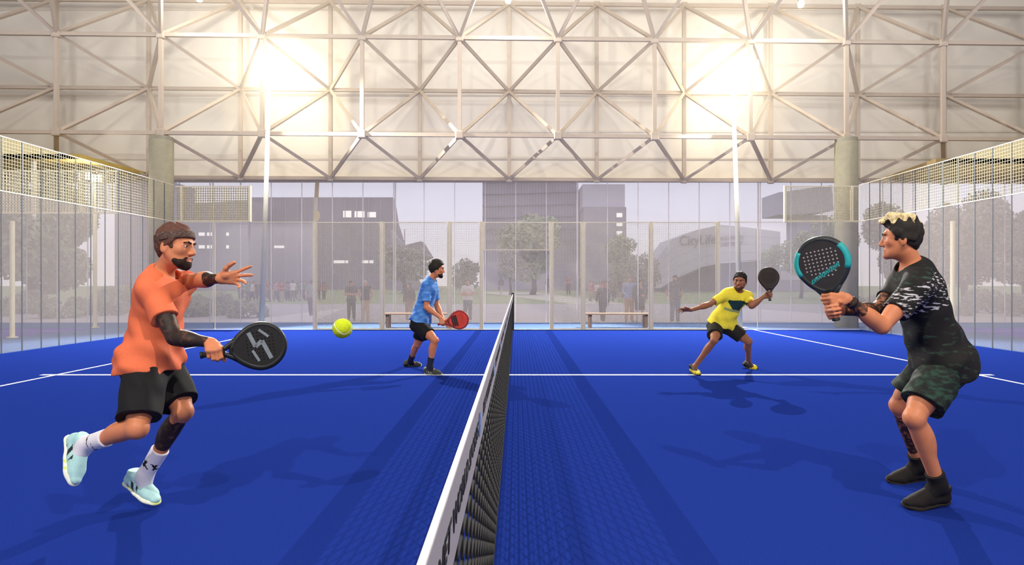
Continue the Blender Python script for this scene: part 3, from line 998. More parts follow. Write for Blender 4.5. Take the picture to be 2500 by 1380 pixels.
    def ypick(q):
        b = .36 - .10 * np.abs(q[:, 0]) + .22 * q[:, 0]
        band = (q[:, 2] < .43 + .30 * q[:, 0]) & (q[:, 2] > .285 + .10 * q[:, 0] + .9 * np.clip(-q[:, 0] - .02, 0, 1)) & (q[:, 1] > .0) & (q[:, 0] < .108) & (q[:, 0] > -.125)
        pip = (q[:, 2] <= .285 + .10 * q[:, 0]) & (q[:, 2] > .245 + .10 * q[:, 0]) & (q[:, 1] > 0) & (np.abs(q[:, 0]) < .12)
        return np.where(band, 1, np.where(pip, 2, 0))
    look = dict(skin=SKIN_DARK, hair=[mk('black_hair', (24, 20, 18), .6, .2, 90)], hair_style='short', hair_len=.010, beard=[mk('short_dark_beard', (74, 50, 38), .8, .15, 120)],
                top=[yel, grn, palegrn], top_pick=ypick, hem=-.035, sleeve=.72, folds=.006,
                bottom=[mk('black_brown_shorts', (30, 27, 24), .8, .1, 60)], bottom_kind='shorts', leg=.66, leg_r=.108,
                sock=None, shoe_high=.012, shoe=dict(dark_top=True, upper=[mk('yellow_shoe_knit', (226, 206, 44), .6, .1, 90), mk('shoe_dark_stripe', (40, 38, 26), .6)], sole=[mk('dark_grey_sole', (52, 50, 44), .8)], lace=[mk('black_shoe_lace', (30, 28, 24), .8)]))
    hands = {'l': (Dl, Nl, [(62, 72, 48), (68, 74, 48), (70, 74, 48), (74, 70, 48)], 1, 'grip'),
             'r': (nz(-e + Z * .02 - r * .1), nz(-r * .55 - Z * .75), [(6, 10, 8), (10, 12, 8), (14, 14, 10), (18, 16, 10)], 9, 'open')}
    figure('person', 'person in a yellow t-shirt with dark green chest panel crouching with arms spread', J, 1.04, 1.14, look, org, hands, .008)
    racket('padel_racket', 'dark brown padel racket raised by the person in the yellow t-shirt', None, G, A, nz(-r + e * .2), 1.02,
           mk('dark_brown_racket_face', (38, 26, 22), .55, .1, 20), mk('dark_brown_rim', (44, 32, 27), .5, .1, 30), mk('grey_brown_grip', (110, 98, 88), .85, .1, 60), [mk('brown_holes', (20, 14, 12), .9)])

    # ---------- ball in flight
    c = at(836, 802, 2.10)
    s = Sdf(); s.sp(c, .0335)
    felt = mk('yellow_green_felt', (196, 214, 34), .9, .12, 260, bump=.5)
    seam = mk('ball_seam', (236, 240, 190), .8, .05, 60)

    def sp(C):
        q = (C - c) / .0335
        th_ = np.arctan2(q[:, 1], q[:, 0])
        return (np.abs(q[:, 2] - .55 * np.sin(2 * th_ + .6)) < .075).astype(int)
    b = sdf_obj('ball', s, .0022, [felt, seam], None, c, sp)
    b.location = Vector(tuple(c))
    tag(b, 'yellow-green ball in flight between the orange-shirted and blue-shirted persons', 'ball')


players()
# ------------------------------------------------------------------ bystanders, crowd, planting and buildings beyond the hall
def standing(pose='hang', walk=0.0, turn=0.0):
    """joints of a 1.75 m person at the origin facing -y (towards the court)"""
    J = dict(pel=(0, 0, .95), neck=(0, .015, 1.475), sl=(.185, .015, 1.425), sr=(-.185, .015, 1.425), hl=(.09, 0, .91), hr=(-.09, 0, .91),
             kl=(.10, -.02, .50), kr=(-.10, -.02, .50), al=(.11, .02, .09), ar=(-.11, .02, .09),
             heel_l=(.11, .07, 0), toe_l=(.15, -.20, 0), heel_r=(-.11, .07, 0), toe_r=(-.15, -.20, 0),
             head=(0, -.01, 1.64), F=(math.sin(turn), -math.cos(turn), 0), U=(0, 0, 1))
    if walk:
        w = walk
        J.update(kl=(.09, -.02 - .18 * w, .51), al=(.09, .0 - .33 * w, .10), heel_l=(.09, -.30 * w + .02, .0), toe_l=(.11, -.30 * w - .25, .02),
                 kr=(-.09, .02 * w, .50), ar=(-.09, .30 * w, .14), heel_r=(-.09, .36 * w, .06), toe_r=(-.11, .36 * w - .25, 0))
    A = {'crossed': dict(el=(.26, -.06, 1.14), wl=(-.03, -.20, 1.17), er=(-.26, -.06, 1.14), wr=(.03, -.23, 1.13)),
         'pockets': dict(el=(.29, .07, 1.13), wl=(.20, -.04, .92), er=(-.29, .07, 1.13), wr=(-.20, -.04, .92)),
         'hang': dict(el=(.24, .03, 1.13), wl=(.25, -.04, .88), er=(-.24, .03, 1.13), wr=(-.25, -.04, .88)),
         'clasp': dict(el=(.25, -.02, 1.13), wl=(.04, -.19, .93), er=(-.25, -.02, 1.13), wr=(-.04, -.19, .93)),
         'chin': dict(el=(.23, -.10, 1.12), wl=(.05, -.20, 1.36), er=(-.25, -.04, 1.12), wr=(.02, -.21, 1.10)),
         'swing': dict(el=(.24, .10, 1.14), wl=(.22, .10, .88), er=(-.24, -.04, 1.14), wr=(-.22, -.20, .95))}[pose]
    J.update(A)
    return {k: np.asarray(v, float) for k, v in J.items()}


def relaxed_hands(J, pose):
    out = {}
    for k in 'lr':
        d = nz(J['w' + k] - J['e' + k])
        n = V(-1 if k == 'l' else 1, .2, 0) if pose in ('hang', 'swing', 'pockets') else V(0, 1, .2)
        out[k] = (d, n, [(18, 24, 18)] * 4, 3, 'rest')
    return out


def bystander(label, px, pyfoot, hpx, pose, look, walk=0.0, rz=0.0, turn=0.0, fem=False, grp=None, h=.013):
    d = (H - GZ) * F / (pyfoot - CY)
    u = (hpx * d / F) / 1.745
    J = standing(pose, walk, turn)
    J = {k: (v * u if k not in ('F', 'U') else v) for k, v in J.items()}
    loc = V((px - CX) * d / F, d, GZ)
    return figure('person', label, J, u, u * 1.02, look, (0, 0, 0), relaxed_hands(J, pose), h, 'person', grp, fem, loc=loc, rz=rz, detail=False)


def cl(name, rgb):
    return [mk(name, rgb, .8, .06, 40)]


def bystanders():
    brown, dark, grey, fair = cl('brown_hair', (70, 52, 42)), cl('dark_hair', (44, 36, 34)), cl('white_hair', (214, 210, 208)), cl('light_brown_hair', (140, 100, 74))
    sh = lambda n, c: dict(upper=cl(n, c))
    base = dict(skin=SKIN_PALE, bottom_kind='trousers', folds=.004, sleeve=.7, hem=-.1)
    L = lambda **k: {**base, **k}
    bystander('person in a dark grey t-shirt with crossed arms watching from behind the mesh fence', 858, 783, 97, 'crossed', L(hair=dark, top=cl('dark_grey_tee', (92, 84, 82)), bottom=cl('charcoal_trousers', (62, 60, 62)), shoe=sh('brown_shoe', (90, 70, 60))), turn=.5, rz=.25)
    bystander('person with white hair in a dark vest over a pale blue shirt and beige trousers', 892, 785, 100, 'pockets', L(hair=grey, top=cl('navy_vest', (66, 62, 70)), bottom=cl('beige_trousers', (206, 180, 146)), shoe=sh('beige_shoe', (190, 168, 146)), long_sleeve=False, sleeve=.0, skin=SKIN_PALE), turn=.1)
    bystander('person with long brown hair in a brown sweater and brown trousers behind the mesh', 999, 786, 96, 'hang', L(hair=brown, hair_style='long', top=cl('brown_sweater', (88, 68, 62)), top_name='sweater', long_sleeve=True, bottom=cl('brown_trousers', (150, 118, 98)), shoe=sh('white_shoe', (226, 222, 220)), hem=-.02), fem=True, turn=-.4, rz=-.2)
    bystander('person in a white t-shirt with crossed arms and blue-grey jeans behind the narrow mesh panel', 1142, 786, 103, 'crossed', L(hair=fair, beard=fair, top=cl('white_tee', (224, 220, 220)), bottom=cl('blue_grey_jeans', (98, 104, 114)), shoe=sh('pale_shoe', (206, 200, 198))))
    bystander('person in a black jacket and wide black trousers with white shoes walking by the bench', 1472, 789, 99, 'swing', L(hair=cl('auburn_hair', (150, 106, 84)), hair_style='long', top=cl('black_jacket', (54, 48, 52)), top_name='jacket', long_sleeve=True, bottom=cl('black_trousers', (54, 50, 54)), cuff=.085, shoe=sh('white_sneaker', (228, 226, 224)), hem=-.16), walk=.7, fem=True, rz=-.5)
    bystander('person in a pale blue shirt and tan trousers standing behind the bench', 1536, 786, 111, 'clasp', L(hair=fair, top=cl('pale_blue_shirt', (150, 168, 204)), long_sleeve=True, bottom=cl('tan_trousers', (196, 152, 104)), shoe=sh('grey_shoe', (110, 104, 102))), turn=.3)
    bystander('person with long dark hair in a black dress resting one hand at the chin', 1562, 787, 104, 'chin', L(hair=dark, hair_style='long', top=cl('black_dress_top', (62, 56, 58)), top_name='dress_top', bottom_kind='skirt', bottom=cl('black_skirt', (66, 60, 62)), shoe=sh('black_boot', (70, 64, 64)), hem=-.05, long_sleeve=True), fem=True, turn=.5)
    bystander('bearded person in a grey polo shirt and jeans with hands in pockets behind the mesh', 1648, 790, 118, 'pockets', L(hair=dark, beard=dark, top=cl('grey_polo', (116, 116, 116)), bottom=cl('faded_blue_jeans', (120, 132, 142)), shoe=sh('beige_sneaker', (200, 184, 172))), turn=-.5)
    away = math.pi
    bystander('person in a grey-green t-shirt walking away beside the first fence post', 760, 772, 88, 'swing', L(hair=dark, top=cl('grey_green_tee', (134, 150, 140)), bottom=cl('dark_grey_trousers', (88, 90, 94)), shoe=sh('grey_black_shoe', (70, 68, 68))), walk=.8, rz=away + .15)
    bystander('person in a grey hooded top walking away behind the mesh near the first post', 777, 733, 47, 'hang', L(hair=dark, top=cl('grey_hood_top', (110, 102, 104)), bottom=cl('dark_trousers', (84, 80, 84)), shoe=sh('dark_shoe', (70, 66, 66))), rz=away, h=.024)
    bystander('person in a reddish top and black leggings walking away behind the mesh', 791, 733, 45, 'swing', L(hair=dark, hair_style='long', top=cl('reddish_top', (160, 110, 100)), bottom=cl('black_leggings', (70, 66, 68)), shoe=sh('black_shoe', (64, 60, 60))), rz=away + .2, walk=.5, fem=True, h=.024)
    w = bystander('person with a dark shoulder bag walking away along the pale path beyond the doorway', 1223, 719, 43, 'swing', L(hair=dark, top=cl('pale_grey_jacket', (150, 144, 146)), top_name='jacket', long_sleeve=True, bottom=cl('pale_trousers', (196, 192, 192)), shoe=sh('pale_grey_shoe', (180, 176, 176))), walk=.6, rz=away, h=.03)
    c = np.array(w.location)
    b = MB(c)
    b.box(c + V(-.38, -.14, .62), c + V(-.24, .20, 1.02)); b.tube([c + V(-.30, .03, 1.0), c + V(-.02, .10, 1.50), c + V(.12, .1, 1.40)], .02, 6)
    o = b.thing('shoulder_bag', mk('dark_bag_cloth', (62, 56, 62), .8), 'dark shoulder bag hanging from the person on the pale path', 'bag', bevel=.02)
    o.location = Vector(tuple(c))
    bystander('person in a red top with dark trousers on the lawn beside the white pole', 1388, 721, 48, 'crossed', L(hair=brown, top=cl('red_brown_top', (160, 96, 96)), bottom=cl('dark_grey_jeans', (80, 76, 80)), shoe=sh('dark_grey_shoe', (66, 62, 64))), h=.028)
    bystander('person in a dark green coat on the lawn beside the white pole', 1415, 722, 51, 'hang', L(hair=dark, top=cl('dark_green_coat', (78, 86, 76)), top_name='coat', long_sleeve=True, hem=-.35, bottom=cl('dark_jeans', (74, 72, 78)), shoe=sh('dark_brown_shoe', (70, 60, 56))), h=.028)
    bystander('person in a dark coat standing under the trees beside the doorway post', 1338, 718, 44, 'hang', L(hair=dark, top=cl('dark_coat', (84, 78, 82)), top_name='coat', long_sleeve=True, hem=-.3, bottom=cl('dark_brown_trousers', (80, 72, 72)), shoe=sh('brown_black_shoe', (66, 58, 56))), h=.03)


def crowd():
    """about sixty people on the lawn: a few low figures copied part by part, each with its own colours"""
    rnd = random.Random(7)
    base = dict(skin=SKIN_PALE, bottom_kind='trousers', folds=0, sleeve=.6, hem=-.06)
    tops = {'red': (170, 72, 72), 'teal': (84, 150, 156), 'white': (220, 216, 214), 'black': (62, 58, 62), 'grey': (128, 122, 126), 'pink': (196, 132, 134), 'green': (98, 120, 92), 'blue': (92, 112, 150), 'brown': (120, 92, 76)}
    bots = {'black': (60, 56, 60), 'blue': (86, 96, 120), 'beige': (186, 164, 138), 'grey': (120, 114, 116)}
    hairs = [(46, 38, 34), (80, 58, 46), (120, 92, 70), (36, 32, 32)]
    protos = []
    combos = [(t, b) for t in tops for b in bots]
    for pose, walk, fem in (('hang', 0, False), ('swing', .8, False), ('crossed', 0, True), ('swing', .5, True)):
        J = standing(pose, walk)
        r = figure('person', 'x', J, 1.0, 1.06, dict(base, hair=cl('dark_hair', (44, 36, 34)), hair_style='long' if fem else 'short', hair_len=.02, top=cl('dark_grey_tee', (92, 84, 82)), top_name='shirt', bottom=cl('charcoal_trousers', (62, 60, 62)), shoe=dict(upper=cl('dark_shoe', (70, 66, 66)))), (0, 0, 0), relaxed_hands(J, pose), .032, 'person', None, fem, detail=False)
        protos.append(r)
    used = [False] * 4
    for side, n, x0, x1 in (('glass', 35, 585, 752), ('mesh', 24, 1436, 1590)):
        rnd.shuffle(combos)
        xs = [x0 + (x1 - x0) * (i + rnd.uniform(.15, .85)) / n for i in range(n)]
        for i in range(n):
            t, b = combos[i]
            k = rnd.randrange(4)
            if used[k]:
                r = copy_tree(protos[k])
            else:
                r = protos[k]; used[k] = True
            d = 52 + 7.5 * (i % 3) + rnd.uniform(0, 3)
            s = rnd.uniform(.92, 1.06)
            r.location = ((xs[i] - CX) * d / F, d, GZ)
            r.scale = (s, s, s)
            r.rotation_euler = (0, 0, rnd.choice([0, math.pi, math.pi * .9, 1.2, -1.2, 2.6]) + rnd.uniform(-.4, .4))
            tag(r, 'distant person in %s top and %s trousers in the crowd seen through the %s' % (t, b, 'clear glass' if side == 'glass' else 'wire mesh'), 'person', 'distant crowd seen through the ' + side)
            for ch in r.children:
                nm = ch.name.split('.')[0]
                m = {'shirt': ('crowd_top_' + t, tops[t]), 'trousers': ('crowd_trousers_' + b, bots[b]), 'hair': ('crowd_hair_%d' % (i % 4), hairs[i % 4])}.get(nm)
                if m:
                    ch.material_slots[0].link = 'OBJECT'
                    ch.material_slots[0].material = mk(m[0], m[1], .8, .06, 20)


def leaf_cloud(org, blobs, n, size, seed, flat=1.0):
    """n small tilted leaf quads scattered through ellipsoid clumps"""
    rg = np.random.default_rng(seed)
    vol = np.array([b[1] ** 2 for b in blobs], float)
    pick = rg.choice(len(blobs), n, p=vol / vol.sum())
    c = np.array([b[0] for b in blobs])[pick]
    r = np.array([b[1] for b in blobs])[pick]
    d = rg.normal(size=(n, 3)); d /= np.linalg.norm(d, axis=1)[:, None]
    rad = r * rg.uniform(.35, 1.0, n) ** .45
    p = c + d * rad[:, None] * np.array([1, 1, flat])
    a = rg.normal(size=(n, 3)); a /= np.linalg.norm(a, axis=1)[:, None]
    b = np.cross(a, d + rg.normal(scale=.6, size=(n, 3))); b /= np.linalg.norm(b, axis=1)[:, None] + 1e-9
    s = size * rg.uniform(.6, 1.3, n)[:, None]
    q = np.stack([p - a * s, p - b * s * .55, p + a * s, p + b * s * .55], 1).reshape(-1, 3) - np.asarray(org)
    return mesh_from('foliage', q, np.arange(n * 4).reshape(-1, 4))


def tree(label, px, d, ctop, cbot, wpx, n, mat, seed, name='tree', size=None, grp='trees beyond the hall'):
    x = (px - CX) * d / F
    org = V(x, d, GZ)
    r = empty(name, org, label, 'tree', grp)
    zt, zb = H + (CY - ctop) * d / F, H + (CY - cbot) * d / F
    R = wpx * d / F / 2
    rnd = random.Random(seed)
    bark = mk('bark', (92, 80, 72), .9, .2, 4, bump=.3)
    zc, hz = (zt + zb) / 2, (zt - zb) / 2
    blobs = []
    for i in range(16):
        a, rr, zz = rnd.uniform(0, 6.28), rnd.uniform(.15, .62), rnd.uniform(-.6, .62)
        w = math.sqrt(max(.05, 1 - zz * zz))
        blobs.append((V(x + math.cos(a) * rr * R * w, d + math.sin(a) * rr * R * w, zc + zz * hz), R * rnd.uniform(.32, .46)))
    near = d < 50
    me = leaf_cloud(org, blobs, int(n * 2.2) if near else n, R * (.045 if near else .07), seed, min(1.2, hz / R))
    link_mesh('foliage', me, mat, r)
    b = MB(org)
    b.tube([(x, d, GZ - .1), (x + .05 * R, d, (GZ + zb) / 2), (x, d, zb + hz * .5)], [R * .09, R * .07, R * .05], 9)
    b.build('trunk', bark, r, True)
    for i in range(4):
        q = blobs[i * 3][0]
        b = MB(org); b.tube([(x, d, zb + hz * .2), tuple((V(x, d, zb + hz * .4) + q) / 2), tuple(q)], [R * .045, R * .03, R * .015], 7); b.build('branch', bark, r, True)
    return r


def planting():
    lg = mk('pale_green_leaves', (184, 194, 150), .85, .3, 1.2)
    dg = mk('grey_green_leaves', (168, 168, 152), .85, .3, 1.0)
    mg = mk('mid_green_leaves', (172, 180, 144), .85, .3, 1.0)
    tree('big broad tree behind the glass end wall on the orange-shirted side', 75, 36, 430, 735, 330, 9000, mg, 1)
    tree('tall pale tree farthest out beyond the orange-shirted side', -120, 42, 440, 720, 330, 5000, lg, 2)
    tree('wide green tree in front of the banded tower above the doorway', 1300, 82, 520, 690, 190, 6000, mg, 3)
    tree('small tree trained thin beside the doorway, in front of the banded tower', 1245, 78, 600, 700, 90, 3000, dg, 4)
    tree('green tree between the tall block and the curved roof building', 1515, 86, 570, 690, 110, 4000, mg, 5)
    tree('dark tree at the foot of the tilted cube', 985, 92, 590, 700, 150, 4000, dg, 6)
    tree('bushy dark tree behind the bystander in the white t-shirt', 1138, 90, 628, 712, 100, 3000, dg, 7)
    tree('dark tree behind the bench on the tall block side', 1570, 80, 612, 712, 110, 3000, dg, 8)
    tree('round pale green tree beside the yellow-shirted person racket', 1882, 66, 586, 690, 82, 4000, lg, 9)
    tree('larger round pale green tree just before the concrete column', 1955, 64, 556, 690, 110, 5000, lg, 10)
    tree('pale tree overlapping the column behind the teal racket', 2030, 58, 520, 690, 130, 4000, lg, 11)
    tree('tall grey-green tree right behind the bleached-haired person', 2185, 40, 452, 720, 190, 6000, dg, 12)
    tree('broad grey-green tree behind the end wall past the bleached-haired person', 2350, 38, 470, 715, 230, 7000, dg, 13)
    tree('broad pale tree farthest out beyond the black-shirted side', 2500, 36, 500, 715, 230, 6000, dg, 14)
    rnd = random.Random(5)
    k = 0
    for px, d, top, w in ((-60, 30, 690, 190), (60, 33, 696, 170), (150, 29, 716, 150), (250, 31, 712, 150), (330, 34, 690, 150), (395, 29, 716, 140), (470, 30, 712, 130), (545, 32, 708, 120), (600, 29, 724, 110), (280, 44, 684, 130), (380, 46, 686, 130)):
        sp = ['first', 'second', 'third', 'fourth', 'fifth', 'sixth', 'seventh', 'eighth', 'ninth'][k] if k < 9 else None
        lb = 'grey-green shrub in the bed beyond the deck, %s from the big tree' % sp if sp else ('taller shrub standing far behind the bed near the lawn edge' if k == 9 else 'second tall far shrub next to the column on the lawn edge')
        shrub(lb, px, d, top, w, dg if k % 2 else mg, 40 + k, 'shrubs beyond the orange-shirted side'); k += 1
    k = 0
    for px, d, top, w in ((2130, 32, 716, 120), (2225, 34, 700, 130), (2320, 31, 712, 140), (2420, 33, 700, 150), (2530, 30, 706, 170)):
        shrub('pale shrub behind the bleached-haired person, %s from the column' % ORD[k], px, d, top, w, dg, 60 + k, 'shrubs beyond the black-shirted side'); k += 1


def shrub(label, px, d, top, wpx, mat, seed, grp):
    x = (px - CX) * d / F
    org = V(x, d, GZ)
    r = empty('shrub', org, label, 'shrub', grp)
    zt = H + (CY - top) * d / F
    hh = zt - GZ
    R = wpx * d / F / 2
    rnd = random.Random(seed)
    blobs = [(V(x + rnd.uniform(-.6, .6) * R, d + rnd.uniform(-.5, .5) * R, GZ + hh * rnd.uniform(.2, .62)), hh * rnd.uniform(.3, .4)) for _ in range(9)]
    link_mesh('foliage', leaf_cloud(org, blobs, 2600, .075, seed, .95), mat, r)
    bark = mk('bark', (92, 80, 72), .9, .2, 4, bump=.3)
    b = MB(org)
    for i in range(5):
        q = blobs[i][0]
        b.tube([(x + rnd.uniform(-.2, .2), d, GZ), tuple(q)], [.03, .012], 6)
    b.build('stems', bark, r)


def px_poly(pts, d):
    return [((x - CX) * d / F, H + (CY - y) * d / F) for x, y in pts]


def buildings():
    slate = mk('slate_cladding', (146, 139, 148), .7, .05, .3)
    slate2 = mk('mid_slate_cladding', (168, 162, 170), .7, .05, .3)
    lightw = mk('lit_window', (250, 246, 238), .5, .02, 1, emit=((250, 246, 238), .8))
    joint = mk('facade_joint', (168, 160, 170), .7, .05, .3)
    # long dark block behind the left half
    d = 140
    org = V((780 - CX) * d / F, d, GZ)
    r = empty('building', org, 'long dark slate building with a sloping end behind the ball and blue-shirted person', 'building')
    b = MB(org)
    P = [(608, 482), (958, 482), (968, 545), (985, 600), (1008, 660), (1030, 708), (608, 708)]
    b.prism(px_poly(P, d), d, d + 3); b.build('block', slate, r)
    b = MB(org)
    for x in range(640, 990, 29):
        yb = 706
        yt = 482 if x < 958 else 560
        (x0, z0), (x1, z1) = px_poly([(x, yt), (x, yb)], d)
        b.bar((x0, d - .1, z0), (x1, d - .1, z1), .18)
    b.build('facade_joints', joint, r)
    for x0, y0, x1, y1 in ((838, 515, 858, 531), (866, 516, 890, 531), (898, 518, 918, 531), (486, 569, 500, 576), (506, 569, 520, 576), (486, 600, 500, 606), (506, 600, 518, 606), (554, 569, 560, 577), (815, 636, 850, 643), (884, 636, 912, 643), (668, 600, 694, 606)):
        if x0 < 608: continue
        (a, zb), (c, zt) = px_poly([(x0, y1), (x1, y0)], d)
        w = MB(org); w.box((a, d - .15, zb), (c, d - .02, zt)); w.build('window', lightw, r)
    # lower block continuing to the left with a few lit windows
    d2 = 128
    org = V((520 - CX) * d2 / F, d2, GZ)
    r = empty('building', org, 'slate building with small lit windows behind the outstretched arm', 'building')
    b = MB(org); b.prism(px_poly([(440, 500), (607, 488), (607, 708), (440, 708)], d2), d2, d2 + 10); b.build('block', slate2, r)
    for x0, y0 in ((486, 568), (506, 568), (486, 599), (506, 599), (553, 568), (553, 599)):
        (a, zb), (c, zt) = px_poly([(x0, y0 + 8), (x0 + (14 if x0 < 540 else 6), y0)], d2)
        w = MB(org); w.box((a, d2 - .15, zb), (c, d2 - .02, zt)); w.build('window', lightw, r)
    # pale gridded tower on the far left
    d = 150
    org = V((325 - CX) * d / F, d, GZ)
    grey = mk('pale_tower_cladding', (172, 168, 186), .7, .05, .3)
    gline = mk('tower_fins', (128, 124, 146), .7, .05, .3)
    r = empty('building', org, 'pale gridded tower beside the concrete column on the orange-shirted side', 'building')
    b = MB(org); b.prism(px_poly([(280, 430), (372, 430), (372, 705), (280, 705)], d), d, d + 20); b.build('block', grey, r)
    b = MB(org)
    for x in range(282, 372, 6):
        (x0, z0), (x1, z1) = px_poly([(x, 430), (x, 700)], d); b.bar((x0, d - .1, z0), (x1, d - .1, z1), .14)
    for y in range(440, 705, 14):
        (x0, z0), (x1, z1) = px_poly([(280, y), (372, y)], d); b.bar((x0, d - .05, z0), (x1, d - .05, z1), .1)
    b.build('fins', gline, r)
    # banded tower above the doorway
    d = 130
    org = V((1293 - CX) * d / F, d, GZ)
    r = empty('building', org, 'mauve tower with horizontal floor bands and close vertical fins above the doorway', 'building')
    b = MB(org); b.prism(px_poly([(1178, 380), (1408, 380), (1408, 708), (1178, 708)], d), d, d + 25); b.build('block', mk('mauve_cladding', (178, 170, 182), .7, .06, .2), r)
    b = MB(org)
    fin = mk('mauve_fins', (146, 138, 152), .7, .05, .3)
    for x in range(1182, 1408, 7):
        (x0, z0), (x1, z1) = px_poly([(x, 382), (x, 640)], d); b.bar((x0, d - .12, z0), (x1, d - .12, z1), .13)
    b.build('fins', fin, r)
    for y0, y1 in ((444, 436), (474, 467), (503, 497), (531, 527), (560, 558), (590, 589)):
        b = MB(org); (x0, z0), (x1, z1) = px_poly([(1178, y0), (1408, y1)], d); b.bar((x0, d - .2, z0), (x1, d - .2, z1), .35); b.build('floor_band', fin, r)
    # slab with stair tower
    d = 122
    org = V((1475 - CX) * d / F, d, GZ)
    r = empty('building', org, 'grey slab block with a pale stair tower behind the bench', 'building')
    b = MB(org); b.prism(px_poly([(1425, 505), (1502, 505), (1502, 708), (1425, 708)], d), d, d + 15); b.build('block', slate2, r)
    b = MB(org); b.prism(px_poly([(1425, 446), (1530, 446), (1530, 504), (1425, 504)], d), d + 2, d + 12); b.build('upper_block', mk('pale_grey_cladding', (204, 200, 210), .7, .04, .2), r)
    b = MB(org); b.prism(px_poly([(1503, 505), (1530, 505), (1530, 708), (1503, 708)], d), d + .5, d + 12); b.build('stair_tower', mk('grey_stair_cladding', (158, 150, 160), .7, .04, .2), r)
    for i in range(5):
        (a, zb), (c, zt) = px_poly([(1506, 520 + 22 * i + 10), (1520, 520 + 22 * i)], d)
        w = MB(org); w.box((a, d + .3, zb), (c, d + .48, zt)); w.build('window', lightw, r)
    # tilted cube
    d = 118
    org = V((1035 - CX) * d / F, d, GZ)
    r = empty('building', org, 'tilted cube-shaped building with a square opening beside the head of the blue-shirted person', 'building')
    b = MB(org); b.prism(px_poly([(984, 600), (1028, 589), (1052, 628), (1012, 645)], d), d, d + 4); b.build('block', mk('pale_slate_cladding', (138, 130, 144), .7, .05, .3), r)
    b = MB(org); b.prism(px_poly([(1006, 620), (1024, 612), (1030, 626), (1014, 634)], d), d - .15, d); b.build('opening', slate, r)
    b = MB(org); b.prism(px_poly([(950, 560), (984, 600), (1012, 645), (1000, 660), (960, 640)], d), d + 1, d + 4); b.build('ramp', slate2, r)
    b = MB(org); b.prism(px_poly([(960, 640), (1012, 645), (1016, 712), (960, 712)], d), d + 1, d + 4); b.build('base', slate, r)
    # building with the curved roof and its sign
    d = 100
    org = V((1740 - CX) * d / F, d, GZ)
    r = empty('building', org, 'low building with a sweeping pale curved roof and large sign letters', 'building')
    top = [(1598, 640), (1640, 585), (1700, 562), (1760, 549), (1830, 556), (1905, 566)]
    bot = [(1905, 632), (1830, 636), (1770, 641), (1715, 652), (1660, 676), (1612, 704), (1598, 704)]
    b = MB(org); b.prism(px_poly(top + bot, d), d, d + 8); b.build('curved_roof', mk('pale_roof_panels', (206, 202, 208), .7, .03, .2), r)
    b = MB(org); b.prism(px_poly([(1612, 706), (1660, 677), (1715, 653), (1770, 642), (1905, 633), (1905, 712), (1612, 712)], d), d + 2.5, d + 7.5); b.build('recessed_front', mk('shop_front_glass', (116, 108, 116), .4, .06, .3), r)
    b = MB(org)
    for k in range(1, 4):
        t = k / 4
        pts = []
        for i in range(6):
            a, c = top[i], bot[min(5 - i, 6)] if i else bot[5]
            pts.append((a[0] + (c[0] - a[0]) * t * .5, a[1] + (c[1] - a[1]) * t))
        q = px_poly(pts, d)
        for (x0, z0), (x1, z1) in zip(q[:-1], q[1:]): b.bar((x0, d - .02, z0), (x1, d - .02, z1), .05)
    b.build('panel_seams', mk('roof_seam', (176, 170, 178), .7), r)
    let = mk('sign_letters', (138, 132, 140), .6, .04, 1)
    for txt, x0, x1, y, size, rot, wt in (('CityLife', 1659, 1748, 600, 33, -.06, .0), ('SHOPPING', 1757, 1814, 588, 13, -.07, .05), ('DISTRICT', 1757, 1814, 602, 13, -.07, .05)):
        cu = bpy.data.curves.new('t', 'FONT'); cu.body = txt; cu.size = 1; cu.extrude = .06; cu.offset = wt * .4
        to = bpy.data.objects.new('t', cu); COL.objects.link(to)
        me = bpy.data.meshes.new_from_object(to.evaluated_get(bpy.context.evaluated_depsgraph_get()))
        bpy.data.objects.remove(to)
        n = len(me.vertices); co_ = np.zeros(n * 3, np.float32); me.vertices.foreach_get('co', co_); co_ = co_.reshape(-1, 3)
        lo, hi = co_.min(0), co_.max(0)
        s = d / F
        X_ = ((x0 - CX) + (co_[:, 0] - lo[0]) / (hi[0] - lo[0]) * (x1 - x0)) * s
        hh_ = co_[:, 1] * size * 1.02
        Z_ = H + (CY - y + hh_ + (co_[:, 0] - lo[0]) / (hi[0] - lo[0]) * (x1 - x0) * -rot) * s
        Y_ = d - .12 + co_[:, 2]
        me.vertices.foreach_set('co', (np.stack([X_, Y_, Z_], 1) - org).astype(np.float32).ravel())
        me.materials.clear(); me.materials.append(let); me.update(); me.name = 'sign_lettering'
        o = bpy.data.objects.new('sign_lettering', me); COL.objects.link(o); o.parent = r
    # low far wall behind the lawn, right
    d = 112
    org = V((1960 - CX) * d / F, d, GZ)
    r = empty('building', org, 'low grey pavilion with pale wall panels behind the round pale trees', 'building')
    b = MB(org); b.prism(px_poly([(1840, 655), (2060, 655), (2060, 709), (1840, 709)], d), d, d + 6); b.build('block', slate2, r)
    for x0, x1 in ((1905, 1955), (1965, 1985)):
        (a, zb), (c, zt) = px_poly([(x0, 684), (x1, 662)], d); w = MB(org); w.box((a, d - .15, zb), (c, d, zt)); w.build('wall_panel', mk('pale_wall_panel', (204, 198, 200), .7, .03, .3), r)
    # slim pavilion roof above the black-shirted side
    d = 60
    org = V((1985 - CX) * d / F, d, GZ)
    r = empty('building', org, 'pale blue-grey glass corner building seen above the glass beside the second column', 'building')
    b = MB(org); b.prism(px_poly([(1900, 470), (2030, 452), (2036, 514), (1960, 524), (1900, 524)], d + 90), d + 90, d + 100); b.build('block', mk('blue_grey_glass_front', (178, 178, 196), .6, .04, .2), r)
    b = MB(org); b.prism(px_poly([(1955, 524), (2030, 524), (2030, 704), (1955, 704)], d + 90), d + 92, d + 98); b.build('core', grey, r)


